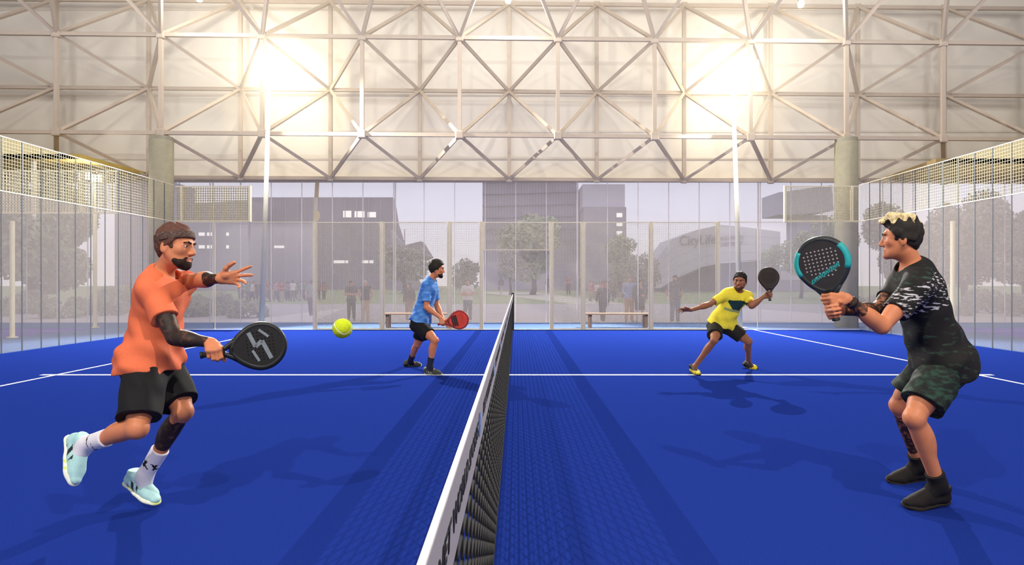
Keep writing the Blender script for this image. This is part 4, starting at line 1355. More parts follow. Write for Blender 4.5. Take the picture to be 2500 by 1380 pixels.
def bench(label, x0, x1, y):
    wood = mk('brown_bench_wood', (176, 136, 116), .7, .12, 6, stretch=(.3, 4, 4))
    leg = mk('brown_bench_leg', (150, 116, 98), .7, .1, 6)
    org = V((x0 + x1) / 2, y, 0)
    r = empty('bench', org, label, 'bench', 'benches behind the mesh')
    for k in range(3):
        b = MB(org); b.box((x0, y - .2 + .14 * k, .40), (x1, y - .08 + .14 * k, .445)); b.build('seat_slat', wood, r, bevel=.006)
    for x in (x0 + .12, x1 - .2):
        b = MB(org); b.box((x, y - .17, 0), (x + .09, y - .09, .40)); b.box((x, y + .11, 0), (x + .09, y + .19, .40)); b.box((x, y - .17, .34), (x + .09, y + .19, .40)); b.build('leg', leg, r, bevel=.005)


def street_things():
    y = 18.95
    bench('brown wooden bench behind the blue-shirted person legs', (935 - CX) * y / F, (1112 - CX) * y / F, y)
    bench('brown wooden bench behind the mesh below the two women', (1427 - CX) * y / F, (1588 - CX) * y / F, y)
    wht = mk('white_pole_paint', (236, 234, 232), .5, .03, 10)
    for px, lb in ((520, 'slim white pole on the plaza behind the outstretched hand'), (965, 'slim white pole on the plaza behind the mesh beside the brown-sweatered bystander'), (1410, 'slim white pole on the plaza beside the narrow mesh panel past the doorway'), (1851, 'slim white pole on the plaza behind the dark brown raised racket')):
        d = 25.8
        b = MB(((px - CX) * d / F, d, GZ))
        x = (px - CX) * d / F
        zt = H + (CY - 437) * d / F
        b.tube([(x, d, GZ), (x, d, zt - .3), (x, d, zt)], [.038, .034, .03], 10)
        b.tube([(x, d, GZ), (x, d, GZ + .03)], .11, 12)
        b.thing('pole', wht, lb, 'pole', 'slim white plaza poles')
    # tilted cream banner post seen through the glass near the first mesh post
    d = 22.6
    x = (770 - CX) * d / F
    org = V(x, d, GZ)
    r = empty('banner_post', org, 'cream post with a tan upper panel beside the first mesh fence post', 'post')
    cream = mk('cream_post_paint', (230, 222, 190), .5, .03, 6)
    z = lambda y_: H + (CY - y_) * d / F
    b = MB(org); b.bar((x, d, GZ), (x, d, z(483)), .09); b.bar((x - .02, d, z(545)), (x + .02, d, z(483)), .10); b.build('post', cream, r)
    xx = lambda p: (p - CX) * d / F
    b = MB(org); b.prism([(xx(768), z(483)), (xx(777), z(483)), (xx(779), z(439)), (xx(771), z(439))], d - .04, d + .04); b.build('upper_panel', mk('tan_panel', (186, 160, 106), .6, .05, 4), r)
    b = MB(org)
    n = 16
    c = ((xx(774)), z(527))
    b.prism([(c[0] + .11 * math.cos(2 * math.pi * k / n), c[1] + .2 * math.sin(2 * math.pi * k / n)) for k in range(n)], d - .06, d - .02); b.build('round_plate', mk('pale_yellow_plate', (232, 216, 150), .6, .04, 4), r)
    # posts of the neighbouring courts
    for px, py0, py1, d, lb in ((30, 540, 790, 15.5, 'cream neighbour court post beyond the glass end wall, nearest the picture edge'),):
        x = (px - CX) * d / F
        b = MB((x, d, 0)); b.tube([(x, d, 0), (x, d, H + (CY - py0) * d / F)], .055, 12); b.tube([(x, d, 0), (x, d, .02)], .12, 12)
        b.thing('post', cream, lb, 'post', smooth=False)
    x, d = (2326 - CX) * 15.5 / F, 15.5
    b = MB((x, d, 0)); b.tube([(x, d, 0), (x, d, H + (CY - 540) * d / F)], .055, 12); b.tube([(x, d, 0), (x, d, .02)], .12, 12)
    b.thing('post', cream, 'cream neighbour court post beyond the glass behind the bleached-haired person', 'post')
    # hanging tube and lit floodlights under the side canopy
    d = 18.6
    x = (82 - CX) * d / F
    zt = H + (CY - 386) * d / F; zb = H + (CY - 536) * d / F
    b = MB((x, d, zb)); b.tube([(x, d, zt), (x, d, zb + .1), (x, d, zb)], [.07, .07, .045], 14)
    b.thing('hanging_post', mk('blue_grey_tube', (196, 194, 188), .5, .05, 4), 'short pale tube hanging from the ochre canopy beyond the end wall', 'hanging tube')
    d = 18.9
    x = (232 - CX) * d / F
    org = V(x, d, 0)
    r = empty('floodlight_mast', org, 'neighbour court floodlight mast with two lit heads near the column corner', 'floodlight')
    hz = H + (CY - 434) * d / F
    b = MB(org); b.tube([(x, d, 0), (x, d, hz)], .055, 12); b.tube([(x, d, 0), (x, d, .02)], .12, 12); b.build('pole', cream, r)
    b = MB(org); b.bar((x - .42, d, hz), (x + .12, d, hz), .05); b.build('crossbar', cream, r)
    for px, py in ((205, 430), (236, 436)):
        c = at(px, py, d - .1)
        b = MB(org); b.box(c + V(-.16, 0, -.12), c + V(.16, .14, .12)); h_ = b.build('floodlight', cream, r, bevel=.01)
        b = MB(org); b.box(c + V(-.14, -.02, -.10), c + V(.14, 0, .10)); b.build('lens', mk('neighbour_lens', (255, 250, 240), .4, .01, 5, emit=((255, 250, 240), 6)), h_)
    # dense mesh screen of the neighbouring court
    d = 16.9
    x0, x1 = (-60 - CX) * d / F, (290 - CX) * d / F
    z0, z1 = H + (CY - 520) * d / F, H + (CY - 418) * d / F
    org = V((x0 + x1) / 2, d, z0)
    r = empty('mesh_screen', org, 'dense cream mesh screen of the neighbouring court beyond the end wall', 'fence panel')
    f = MB(org)
    for z_ in (z0, z1): f.bar((x0, d, z_), (x1, d, z_), .05)
    f.bar((x1 - 1.0, d, z0), (x1 - 1.0, d, z1), .14, .06, up=(1, 0, 0))
    f.build('frame', cream, r)
    m = MB(org); wires(m, (x0, d, z0), V(1, 0, 0), V(0, 0, 1), x1 - x0, z1 - z0, .085, .022, V(0, 1, 0)); m.build('wire_mesh', cream, r)


# ------------------------------------------------------------------ the court, its fences and the hall
XW = 10.07            # end walls stand at x = +-XW
YF = 18.05            # far side of the court
YN = 0.42             # near side
APR = 21.3            # far edge of the deck around the courts


def turf(name, rgb, rough=.85):
    m = mk(name, rgb, 1.0, .14, 130, bump=.25, spec=.0)
    return m


def structure(o):
    return tag(o, kind='structure')


def court():
    blue = turf('blue_court_turf', (27, 46, 122))
    deck = mk('grey_blue_deck', (82, 110, 160), .8, .05, 3)
    purple = mk('purple_court_turf', (102, 96, 176), .85, .08, 60)
    white = mk('white_line_paint', (238, 238, 240), .7, .03, 60)
    b = MB(); b.box((-60, -8, GZ - .1), (60, APR, -.004)); structure(b.build('floor', deck))
    b = MB(); b.box((-XW, YN - 4, -.004), (XW, YF, 0)); structure(b.build('floor_court', blue))
    for s in (-1, 1):
        b = MB(); b.box((s * 12.8 if s > 0 else -33, -6, -.004), (33 if s > 0 else -12.8, 18.7, 0.002)); structure(b.build('floor_neighbour_court', purple))
        b = MB()
        for y in (17.6, 9.2):
            b.box((s * 12.9 if s > 0 else -33, y - .03, .002), (33 if s > 0 else -12.9, y + .03, .004))
        structure(b.build('floor_marking', mk('pale_purple_line', (176, 160, 206), .7)))
        # service lines run along the view, 6.95 m either side of the net
        b = MB(); b.box((s * 6.95 - .025, YN - 3, 0), (s * 6.95 + .025, YF, .002)); structure(b.build('floor_marking', white))
    b = MB(); b.box((-7.17, 9.22, .0005), (7.17, 9.305, .0025)); structure(b.build('floor_marking', white))
    b = MB(); b.box((-XW, YF - .015, .0), (XW, YF + .05, .012)); structure(b.build('trim_1', white))
    # plaza, lawn and path beyond the deck
    g = mk('plaza_paving', (186, 178, 172), .85, .05, .6)
    b = MB(); b.box((-160, APR, GZ - .2), (160, 47, GZ)); structure(b.build('ground', g))
    l = mk('lawn_grass', (150, 160, 112), .95, .15, 1.5, bump=.3)
    b = MB(); b.box((-260, 47, GZ - .2), (260, 260, GZ)); structure(b.build('lawn', l))
    pth = mk('pale_path_gravel', (206, 200, 176), .9, .06, 2)
    b = MB()
    p0, p1, w = at(1172, 712, 100), at(1440, 744, 46), 2.2
    b.add([(p0[0], 100, GZ + .01), (p0[0] + 9, 100, GZ + .01), (p1[0] + 3, 46, GZ + .01), (p1[0] - 1, 46, GZ + .01)], [(0, 1, 2, 3)])
    structure(b.build('path', pth))
    pl = mk('light_paving', (214, 206, 198), .85, .04, .8)
    b = MB()
    for q in ([(560, 787, 0), (845, 752, 0), (760, 787, 0)], [(1800, 752, 0), (2500, 800, 0), (1800, 783, 0)]):
        vs = []
        for x, y, _ in q:
            d = (H - GZ) * F / (y - CY)
            vs.append(((x - CX) * d / F, d, GZ + .008))
        b.add(vs, [(0, 1, 2)])
    structure(b.build('pavement', pl))


def net():
    root = empty('padel_net', (-.12, YN, 0), 'black tennis-style net with white printed top band across the blue court', 'net')
    white = mk('white_edge_tape', (236, 232, 232), .7, .03, 80)
    black = mk('black_net_cord', (14, 12, 12), .85, .15, 60)
    org = np.array(root.location)
    y0, y1, top, bh = YN - 1.2, YF - .12, 1.05, .155
    x = -.12
    b = MB(org)
    b.box((x - .006, y0, top - bh), (x + .006, y1, top - .004))
    band = b.build('top_band', mk('shaded_white_net_band', (152, 147, 152), .75, .03, 80), root)  # white band greyed to its shaded side; edge tape keeps the lit white
    b = MB(org)
    b.tube([(x, y0, top - .006), (x, y1, top - .006)], .0062, 10)
    b.build('edge_tape', white, root)
    m = MB(org)
    zt = top - bh
    z = .03
    while z < zt:
        m.box((x - .003, y0, z - .004), (x + .003, y1, z + .004))
        z += .0545
    y = y0
    while y < y1:
        m.box((x - .003, y - .0095, .012), (x + .003, y + .0095, zt))
        y += .125
    m.box((x - .006, y0, .004), (x + .006, y1, .028))
    m.build('net_mesh', black, root)
    post = mk('dark_net_post', (40, 40, 44), .4, .05, 20, metal=.6)
    p = MB(org)
    p.box((x - .035, y1, 0), (x + .035, y1 + .07, 1.09))
    p.box((x - .07, y1 - .03, 0), (x + .07, y1 + .10, .012))
    p.build('net_post', post, root, bevel=.004)
    # printing on the band, read from the near end towards the far end
    ink = mk('black_print', (16, 14, 16), .7)
    bluei = mk('blue_print', (58, 120, 206), .6)
    cu = bpy.data.curves.new('t', 'FONT')
    cu.body = 'NET WORLD SPORTS'
    cu.size = .082; cu.shear = .25; cu.extrude = .0006; cu.align_y = 'CENTER'; cu.space_character = 1.02
    cu.offset = .0016
    to = bpy.data.objects.new('t', cu)
    COL.objects.link(to)
    dg = bpy.context.evaluated_depsgraph_get()
    me = bpy.data.meshes.new_from_object(to.evaluated_get(dg))
    bpy.data.objects.remove(to)
    xs = [v.co.x for v in me.vertices]
    ln = max(xs) - min(xs)
    M = Matrix(((0, 0, 1), (1, 0, 0), (0, 1, 0))).to_4x4()
    me.transform(M)
    me.name = 'lettering'
    sc = .92 / ln
    me.transform(Matrix.Diagonal((1, sc, .74, 1)))
    me.materials.clear(); me.materials.append(ink)
    bd = MB((0, 0, 0))
    for k in range(20):
        a, c = 2 * math.pi * k / 20, 2 * math.pi * (k + 1) / 20
        bd.add([(0, math.cos(a) * .05, math.sin(a) * .036), (0, math.cos(c) * .05, math.sin(c) * .036), (0, math.cos(c) * .037, math.sin(c) * .026), (0, math.cos(a) * .037, math.sin(a) * .026)], [(0, 1, 2, 3)])
    for zz in (-.012, .012):
        bd.add([(0, -.036, zz - .003), (0, .036, zz - .003), (0, .036, zz + .003), (0, -.036, zz + .003)], [(0, 1, 2, 3)])
    for k in range(3):
        yy = (k - 1) * .02
        bd.add([(0, yy - .004, -.026), (0, yy + .004, -.026), (0, yy + .004, .026), (0, yy - .004, .026)], [(0, 1, 2, 3)])
    lm = bd.mesh('logo'); lm.materials.append(bluei)
    y = .87
    while y < y1 - 1.2:
        o = bpy.data.objects.new('lettering', me); COL.objects.link(o); o.parent = band
        o.location = (x + .0072 - org[0], y - org[1], top - bh * .52 - org[2])
        g = bpy.data.objects.new('globe_logo', lm); COL.objects.link(g); g.parent = band
        g.location = (x + .0078 - org[0], y + .92 + .07 - org[1], top - bh * .52 - org[2])
        y += 1.18


def wires(m, o, ux, uz, w, h, cell, t, n):
    """square wire mesh in the plane ux/uz starting at o; n = plane normal"""
    o, ux, uz, n = map(np.asarray, (o, ux, uz, n))
    k = int(round(w / cell))
    for i in range(1, k):
        p = o + ux * (w * i / k)
        m.bar(p, p + uz * h, t, t, up=n)
    k = max(1, int(round(h / cell)))
    for i in range(1, k):
        p = o + uz * (h * i / k)
        m.bar(p, p + ux * w, t, t, up=n)


def fences():
    cream = mk('cream_steel', (226, 216, 186), .5, .04, 12)
    wirem = mk('cream_mesh_wire', (206, 196, 160), .5, .04, 12)
    pane = mk_pane('clear_glass', (225, 222, 228), .10)
    sidep = mk_pane('haze_veil_side_glass', (226, 217, 208), .15)
    joint = mk('dark_glass_joint', (92, 98, 104), .5, .05, 10)
    X, Zv, Yv = V(1, 0, 0), V(0, 0, 1), V(0, 1, 0)
    # posts of the far fence
    posts = [(-5.96, 'farthest-out post of the mesh fence on the orange-shirted side'), (-3.97, 'fence post behind the ball, between two wide mesh panels'), (-1.985, 'fence post just behind the head of the blue-shirted person'),
             (-1.03, 'fence post at the doorway nearer the blue-shirted person'), (1.01, 'fence post at the doorway on the yellow-shirted side'), (1.95, 'fence post beside the narrow mesh panel on the yellow-shirted side'), (3.95, 'fence post between two wide mesh panels behind the right court half'), (5.93, 'fence post just beside the head of the yellow-shirted person')]
    top = 3.17
    for x, lb in posts:
        b = MB((x, YF + .06, 0))
        w = .045
        b.box((x - w, YF + .02, 0), (x + w, YF + .10, top))
        b.box((x - .07, YF, 0), (x + .07, YF + .13, .012))
        b.box((x - w - .004, YF + .016, top), (x + w + .004, YF + .104, top + .012))
        b.thing('fence_post', cream, 'cream steel ' + lb, 'fence post', 'far fence posts')
    panels = [(-5.96, -3.97, 0, 'wide mesh fence panel behind the flying ball'), (-3.97, -1.985, 0, 'wide mesh fence panel behind the blue-shirted person'), (-1.985, -1.03, 0, 'narrow mesh fence panel in front of the bystander in a white t-shirt'),
              (-1.03, 1.01, 2.33, 'short mesh panel hung above the central doorway'), (1.01, 1.95, 0, 'narrow mesh fence panel on the yellow-shirted side of the doorway'), (1.95, 3.95, 0, 'wide mesh fence panel in front of the bench and the two women'), (3.95, 5.93, 0, 'wide mesh fence panel just behind the yellow-shirted person')]
    for x0, x1, z0, lb in panels:
        org = ((x0 + x1) / 2, YF + .06, z0)
        r = empty('mesh_fence', org, 'cream ' + lb, 'fence panel', 'far fence mesh panels')
        f = MB(org)
        a, c = x0 + .048, x1 - .048
        y = YF + .06
        for z in (z0 + .02, top - .012):
            f.bar((a, y, z), (c, y, z), .03)
        for x in (a + .012, c - .012):
            f.bar((x, y, z0 + .01), (x, y, top), .024)
        f.build('frame', cream, r)
        m = MB(org)
        wires(m, (a, y, z0 + .02), X, Zv, c - a, top - z0 - .03, .052, .0042, Yv)
        m.build('wire_mesh', wirem, r)
    # glass bays either side of the mesh
    for x0, x1, lb in ((-XW, -8.92, 'clear glass fence bay beside the concrete column on the orange-shirted side'), (-8.92, -5.96, 'wide clear glass fence bay above the black racket of the orange-shirted person'),
                       (5.93, 7.07, 'narrow clear glass fence bay behind the dark brown raised racket'), (7.07, XW, 'wide clear glass fence bay behind the teal racket')):
        org = ((x0 + x1) / 2, YF + .06, 0)
        r = empty('glass_panel', org, lb, 'glass panel', 'glass bays of the far fence')
        b = MB(org); b.box((x0 + .03, YF + .055, .02), (x1 - .03, YF + .067, top - .02)); b.build('pane', pane, r)
        f = MB(org); f.bar((x0, YF + .06, top), (x1, YF + .06, top), .022); f.bar((x0 + .02, YF + .06, 0), (x0 + .02, YF + .06, top), .02); f.build('frame', cream, r)
    # mesh above the glass in the corners
    for x0, x1, lb in ((-XW, -7.87, 'raised mesh screen above the glass beside the column on the orange-shirted side'), (7.9, XW, 'raised mesh screen above the glass behind the teal racket')):
        org = ((x0 + x1) / 2, YF + .06, top)
        r = empty('mesh_screen', org, 'cream ' + lb, 'fence panel', 'raised corner mesh screens')
        f = MB(org)
        for z in (top + .03, 4.22):
            f.bar((x0, YF + .06, z), (x1, YF + .06, z), .035)
        for x in ((x0 + .2, x1) if x0 < 0 else (x0, x1 - .2)):
            f.bar((x, YF + .06, top), (x, YF + .06, 4.24), .11 if x0 < 0 else .08, .06, up=(1, 0, 0))
        f.build('frame', cream, r)
        m = MB(org); wires(m, (x0, YF + .06, top), X, Zv, x1 - x0, 1.05, .068 if x0 < 0 else .05, .020 if x0 < 0 else .008, Yv)
        m.build('wire_mesh', wirem, r)
    # end walls: narrow glass panels with dark joints, a band of mesh on top
    for s, side in ((-1, 'orange-shirted'), (1, 'black-shirted')):
        n = 14
        ys = np.linspace(YF, YF - .504 * n, n + 1)
        for i in range(n):
            y1, y0 = ys[i], ys[i + 1]
            org = (s * XW, (y0 + y1) / 2, 0)
            nm = 'end wall glass panel on the %s side, %s from the column corner' % (side, ORD[i])
            r = empty('glass_panel', org, nm, 'glass panel', 'glass panels of the end wall, %s side' % side)
            b = MB(org); b.box((s * XW - .006, y0 + .012, .015), (s * XW + .006, y1 - .012, 3.17)); b.build('pane', sidep, r)
            f = MB(org); f.box((s * XW - .008, y0 - .010, .0), (s * XW + .008, y0 + .010, 4.24)); f.build('joint', joint, r)
        org = (s * XW, YF - 3.5, 3.17)
        r = empty('mesh_screen', org, 'long cream mesh band on top of the glass end wall, %s side' % side, 'fence panel', 'mesh bands on the end walls')
        f = MB(org)
        y0 = ys[-1]
        for z in (3.185, 4.25):
            f.bar((s * XW, y0, z), (s * XW, YF, z), .02)
        f.build('frame', cream, r)
        m = MB(org); wires(m, (s * XW, y0, 3.19), Yv, Zv, YF - y0, 1.05, .07, .006, X)
        m.build('wire_mesh', wirem, r)


def hall():
    conc = mk('concrete', (152, 147, 128), .85, .07, 6, bump=.1)
    steel = mk('beige_painted_steel', (184, 169, 153), .55, .03, 8)
    memb = mk('cream_membrane', (226, 219, 206), .8, .025, .35)
    DF, DB = 19.2, 21.15
    for px, r_, yt, lb in ((394, .345, 335, 'round concrete column behind the orange-shirted person'), (2066, .335, 339, 'round concrete column behind the bleached-haired person')):
        c = at(px, 800, DF); zt = H + (CY - yt) * DF / F
        b = MB((c[0], DF, 0))
        b.tube([(c[0], DF, -.0), (c[0], DF, zt - .12)], r_, 40)
        o = b.build('concrete_column', conc, None, True)
        o.location = (c[0], DF, 0)
        tag(o, lb, 'column')
        bp = MB((c[0], DF, 0)); bp.tube([(c[0], DF, zt - .12), (c[0], DF, zt)], [r_ * .97, r_ * .97], 40)
        bp.build('bearing_plate', conc, o, False)
        for f in o.data.polygons:
            f.use_smooth = len(f.vertices) == 4
    # cream membrane wall above the glazing
    b = MB(); b.box((-45, 21.75, H + (CY - 437) * 21.75 / F), (45, 21.9, 12.2))
    structure(b.build('wall_back', memb))
    seam = mk('membrane_seam', (212, 203, 190), .8, .03, 2)
    b = MB()
    for py in (232, 322, 388, 24):
        z = H + (CY - py) * 21.75 / F
        b.box((-45, 21.725, z - .035), (45, 21.75, z + .035))
    structure(b.build('trim_2', seam))
    b = MB(); b.box((-45, 21.4, H + (CY - 437) * 21.4 / F - .04), (45, 21.95, H + (CY - 437) * 21.4 / F + .03)); structure(b.build('trim_3', steel))
    b = MB(); b.box((-80, ROOF_Y0, 11.9), (80, 21.9, 12.1)); structure(b.build('ceiling', memb))
    # space frame
    root = empty('space_frame', (0, DF, 5.9), 'beige steel space frame of chords and diagonals in front of the cream wall', 'roof truss')
    org = np.array(root.location)
    front = [-120, 138, 393, 640, 884, 1122, 1362, 1598, 1832, 2066, 2302, 2537]
    back = [-95, 137, 363, 587, 807, 1025, 1243, 1457, 1670, 1882, 2094, 2305, 2520]
    fr = lambda k, x: at(x, (330 + (x - 1122) * .0074, 92.5 + (x - 1122) * .0102)[k], DF)
    bk = lambda k, x: at(x, (437 + (x - 1100) * .0055, 223.5 + (x - 1243) * .0088, 7.5 + (x - 1025) * .0094)[k], DB)
    W, D_ = .115, .10

    def member(nm, a, b_, w):
        a, b_ = np.asarray(a), np.asarray(b_)
        m = MB(org); m.bar(a, b_, w, w * .9, up=(0, -1, 0)); m.build(nm, steel, root)
    for k in (0, 1):
        member('horizontal_chord', fr(k, front[0]), fr(k, front[-1]), W)
    for k in (0, 1, 2):
        member('horizontal_chord', bk(k, back[0]), bk(k, back[-1]), W)
    for x in front:
        member('vertical_chord', fr(0, x), fr(1, x), W)
    for x in back:
        member('vertical_chord', bk(0, x), bk(2, x), W * 1.05)
    rt = lambda i, q: V((fr(1, front[i])[0] + q * 1.53), DF - 2.7, 11.35)
    for i, x in enumerate(front):
        bi = [j for j in (i, i + 1) if j < len(back)]
        for j in bi:
            for k, rows in ((0, (0, 1)), (1, (1, 2))):
                for rr in rows:
                    member('diagonal', fr(k, x), bk(rr, back[j]), D_)
        a = fr(1, x)
        member('roof_chord', a, a + V(0, -9.0, 0), W * 1.05)
        for q in (-1, 1):
            member('roof_diagonal', a, rt(i, q), D_)
    for c, q in [(fr(k, x), .125) for k in (0, 1) for x in front] + [(bk(k, x), .105) for k in (0, 1, 2) for x in back]:
        nm = MB(org); nm.box(c - V(q, q * .7, q), c + V(q, q * .7, q)); nm.build('node_plate', steel, root, bevel=.03)
    # glazing below the membrane
    gl = mk_pane('haze_veil_facade_glass', (228, 219, 215), VEIL)  # haze over the view outside is put into this pane as a veil
    b = MB(); b.box((-45, 21.5, GZ), (45, 21.512, H + (CY - 437) * 21.5 / F)); structure(b.build('window_1', gl))
    mu = mk('pale_mullion', (214, 208, 212), .5, .03, 10)
    x = -30.0
    b = MB()
    while x < 30:
        b.box((x - .012, 21.49, GZ), (x + .012, 21.52, H + (CY - 437) * 21.5 / F))
        x += 1.07
    structure(b.build('window_1_frame', mu))
    # side canopies of the neighbouring courts
    fas = mk('pale_yellow_fascia', (240, 222, 164), .7, .03, 1)
    soL = mk('ochre_soffit', (196, 176, 92), .7, .08, .6, rgb2=(186, 152, 76))
    soR = mk('brown_soffit', (172, 148, 100), .7, .06, 2)
    for s, so in ((-1, soL), (1, soR)):
        d1, d2 = 18.2, 21.3
        yb, yt = (386, 333) if s < 0 else (397, 338)
        xe, xi = (0, 366) if s < 0 else (2500, 2165)
        yi = 433 if s < 0 else 430
        b = MB()
        z0 = H + (CY - yb) * d1 / F
        ex = at(xe - s * -60 if False else xe, yt, d1)
        inn = at(xi, yi, d1)
        slope = (ex[2] - inn[2]) / (ex[0] - inn[0])
        xo = s * 24.0
        zo = inn[2] + slope * (xo - inn[0])
        xin = inn[0] + (z0 - inn[2]) / slope
        b.prism([(xin, z0), (xo, z0), (xo, zo)], d1, d1 + .15)
        structure(b.build('wall_canopy_fascia', fas))
        b = MB()
        b.add([(xin, d1, z0), (xo, d1, z0), (xo, d2, z0), (s * 12.8, d2, z0), (xin, d1, z0 + .12), (xo, d1, z0 + .12), (xo, d2, z0 + .12), (s * 12.8, d2, z0 + .12)],
              [(0, 3, 2, 1), (4, 5, 6, 7), (0, 1, 5, 4), (1, 2, 6, 5), (2, 3, 7, 6), (3, 0, 4, 7)])
        structure(b.build('ceiling_canopy', so))


def light(name, kind, loc, energy, color=(1, 1, 1), radius=.1, parent=None, **k):
    l = bpy.data.lights.new(name, kind)
    l.energy = energy; l.color = color
    if kind == 'POINT' or kind == 'SPOT': l.shadow_soft_size = radius
    for a, v in k.items(): setattr(l, a, v)
    o = bpy.data.objects.new(name, l); COL.objects.link(o)
    o.location = Vector(tuple(float(x) for x in loc))
    return o


def lamps():
    grey = mk('pale_grey_mast', (160, 158, 150), .5, .04, 10)
    lens = mk('lit_lens', (255, 246, 220), .4, .01, 10, emit=((255, 244, 214), 5))
    spec = [(at(638, 790, 18.75), (at(630, 160, 18.75), at(676, 152, 18.75)), at(657, 195, 18.75), 'tall pale floodlight mast rising behind the black racket of the orange-shirted person', P_FAR),
            (at(1806, 790, 18.75), (at(1773, 183, 18.75), at(1838, 160, 18.75)), at(1789, 215, 18.75), 'tall pale floodlight mast rising behind the yellow-shirted person', P_FAR)]
    for base, heads, tip, lb, pw in spec:
        base = V(base[0], base[1], 0)
        r = empty('floodlight_mast', base, lb, 'floodlight', 'floodlight masts')
        b = MB(base); b.tube([base, base + (tip - base) * .4 + V(.02, 0, 0), tip], [.085, .072, .055], 14); b.build('pole', grey, r, True)
        b = MB(base); b.box(base - V(.2, .2, 0), base + V(.2, .2, .02)); b.build('base_plate', grey, r, bevel=.004)
        b = MB(base); b.bar(heads[0] - V(0, 0, .16), heads[1] - V(0, 0, .16), .06); b.bar(tip, (heads[0] + heads[1]) / 2 - V(0, 0, .16), .06); b.build('crossbar', grey, r)
        aim = V(0, 8.5, 0)
        for h in heads:
            d = nz(aim - h)
            s = nz(np.cross(d, V(0, 0, 1))); t = np.cross(s, d)
            b = MB(base)
            for dep, w_, h_ in ((.0, .2, .15),):
                vs = [h + s * i * w_ + t * j * h_ for i, j in ((-1, -1), (1, -1), (1, 1), (-1, 1))] + [h - d * .16 + s * i * w_ * .6 + t * j * h_ * .6 for i, j in ((-1, -1), (1, -1), (1, 1), (-1, 1))]
                b.add(vs, [(0, 1, 2, 3), (7, 6, 5, 4), (0, 4, 5, 1), (1, 5, 6, 2), (2, 6, 7, 3), (3, 7, 4, 0)])
            ho = b.build('floodlight', grey, r)
            b = MB(base)
            vs = [h + d * .004 + s * i * .17 + t * j * .125 for i, j in ((-1, -1), (1, -1), (1, 1), (-1, 1))] + [h + d * .02 + s * i * .15 + t * j * .105 for i, j in ((-1, -1), (1, -1), (1, 1), (-1, 1))]
            b.add(vs, [(3, 2, 1, 0), (4, 5, 6, 7), (0, 1, 5, 4), (1, 2, 6, 5), (2, 3, 7, 6), (3, 0, 4, 7)])
            b.build('lens', lens, ho)
        c = (heads[0] + heads[1]) / 2
        c = c + nz(aim - c) * .12
        lo = light('floodlight_beam', 'SPOT', c, pw, (1.0, .95, .86), .03, spot_size=math.radians(135), spot_blend=.35)
        lo.rotation_euler = Vector(tuple(aim - c)).to_track_quat('-Z', 'Y').to_euler()
        if base[1] > 5:
            light('floodlight_halo_fill', 'POINT', c + V(0, 1.5, 0), P_HALO, (1.0, .86, .58), .3)  # added light behind the heads, brightens the wall into a warm halo
    # the matching pair of floodlights on the near side, behind the viewpoint
    for c in (V(-3.3, -2.5, 7.7), V(3.5, -2.2, 7.7)):
        lo = light('floodlight_beam', 'SPOT', c, P_NEAR, (1.0, .95, .86), .03, spot_size=math.radians(135), spot_blend=.35)
        lo.rotation_euler = Vector(tuple(V(0, 8.5, 0) - c)).to_track_quat('-Z', 'Y').to_euler()
    # small spotlights under the roof
    for px, py, lb in ((1241, 6, 'small lit spotlight under the roof above the doorway'), (1955, 16, 'small lit spotlight under the roof above the yellow-shirted person'), (487, 2, 'small lit spotlight under the roof above the concrete column')):
        c = at(px, py, 18.4)
        r = empty('spotlight', c, lb, 'spotlight', 'small roof spotlights')
        b = MB(c); b.tube([c + V(0, 0, .30), c + V(0, 0, .06)], [.07, .10], 14); b.build('housing', grey, r, True)
        b = MB(c); b.tube([c + V(0, 0, .05), c - V(0, 0, .01)], [.09, .07], 14); b.build('lens', lens, r)
        b = MB(c); b.bar(c + V(0, 0, .3), V(c[0], c[1], 11.9), .02); b.build('hanger', grey, r)
        light('spotlight_beam', 'POINT', c - V(0, .1, .12), P_SPOT, (1, .96, .88), .08)


P_FAR, P_NEAR, P_SPOT, P_HALO, P_WASH = 11000, 1900, 200, 140, 800
ROOF_Y0 = -60.0
VEIL = .26
court(); net(); fences(); hall(); lamps()
street_things(); buildings(); planting(); bystanders(); crowd()

# added row of fill lights without fixtures, brightens the cream wall evenly
for k in range(8):
    x = -17.5 + 5.0 * k
    c = V(x, 12.5, 11.0)
    lo = light('wall_fill_light', 'SPOT', c, P_WASH, (1.0, .97, .93), 1.8, spot_size=math.radians(110), spot_blend=1.0)
    lo.rotation_euler = Vector((0, 9.2, -3.6)).to_track_quat('-Z', 'Y').to_euler()

for px, py, pw in ((222, 433, 90), (2456, 531, 60)):
    light('neighbour_floodlight_beam', 'POINT', at(px, py, 18.7), pw, (1, .93, .75), .08)

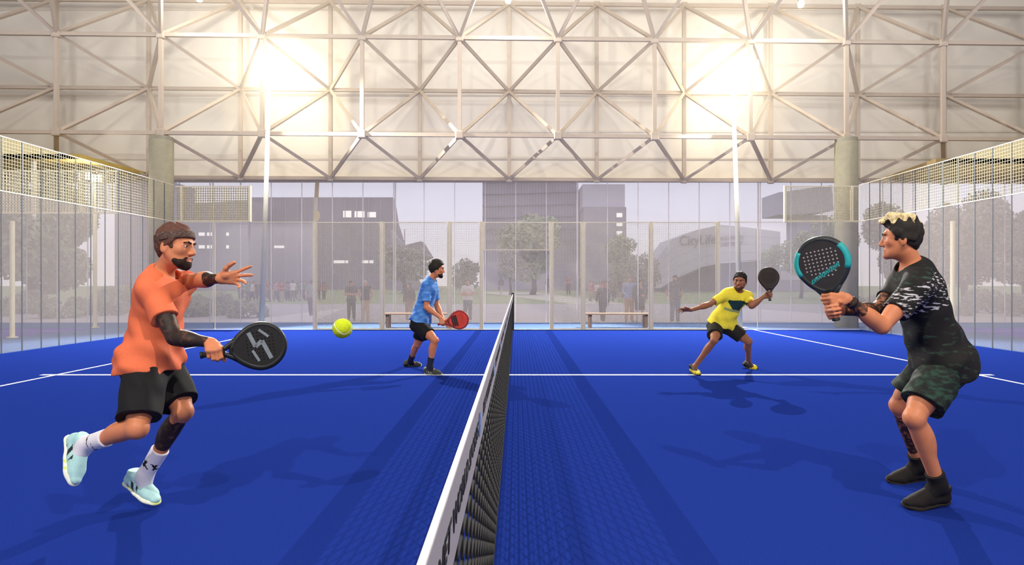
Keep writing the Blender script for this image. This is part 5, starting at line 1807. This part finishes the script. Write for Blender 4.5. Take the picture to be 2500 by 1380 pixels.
# thin haze volume added under the roof to make the floodlights glow
hm = bpy.data.materials.new('lamp_glow_haze'); hm.use_nodes = True
hn = hm.node_tree; hn.nodes.remove(hn.nodes['Principled BSDF'])
hv = hn.nodes.new('ShaderNodeVolumeScatter'); hv.inputs['Density'].default_value = .0032; hv.inputs['Anisotropy'].default_value = .25
hv.inputs['Color'].default_value = (1, .93, .76, 1)
hn.links.new(hv.outputs[0], hn.nodes['Material Output'].inputs['Volume'])
b = MB(); b.box((-40, 9, 5.2), (40, 21.3, 11.85)); tag(b.build('haze', hm), 'thin warm haze added under the roof to make the lit floodlights glow', 'haze', kind='stuff')
SKY = 1.22
# ------------------------------------------------------------------ hazy overcast sky
w = bpy.data.worlds.new('sky'); SC.world = w
w.use_nodes = True
nt = w.node_tree
bg = nt.nodes['Background']
tc = nt.nodes.new('ShaderNodeTexCoord')
sx = nt.nodes.new('ShaderNodeSeparateXYZ')
nt.links.new(tc.outputs['Generated'], sx.inputs[0])
cr = nt.nodes.new('ShaderNodeValToRGB')
e = cr.color_ramp.elements
e[0].position = .0; e[0].color = (*[s2l(c) for c in (228, 221, 222)], 1)
e[1].position = .12; e[1].color = (*[s2l(c) for c in (228, 227, 246)], 1)
nt.links.new(sx.outputs['Z'], cr.inputs['Fac'])
nt.links.new(cr.outputs['Color'], bg.inputs['Color'])
bg.inputs['Strength'].default_value = SKY
SC.view_settings.exposure = 0.0
SC.cycles.use_denoising = True
SC.cycles.max_bounces = 8
SC.cycles.diffuse_bounces = 3
SC.cycles.glossy_bounces = 2
SC.cycles.transparent_max_bounces = 24
SC.cycles.sample_clamp_indirect = 4
SC.cycles.volume_bounces = 0
# ------------------------------------------------------------------ camera
cam = bpy.data.cameras.new('camera')
cam.sensor_width = 36.0
cam.lens = 36.0 * F / 2500.0
cam.shift_x = (1250.0 - CX) / 2500.0
cam.shift_y = (CY - 690.0) / 2500.0
cam.clip_start = 0.05
cam.clip_end = 1500
co = bpy.data.objects.new('camera', cam)
COL.objects.link(co)
co.location = (0, 0, H)
co.rotation_euler = (math.pi / 2, 0, 0)
SC.camera = co
SC.view_settings.view_transform = 'Standard'
SC.view_settings.look = 'None'
SC.view_settings.gamma = 1.0
SC.view_settings.use_curve_mapping = False
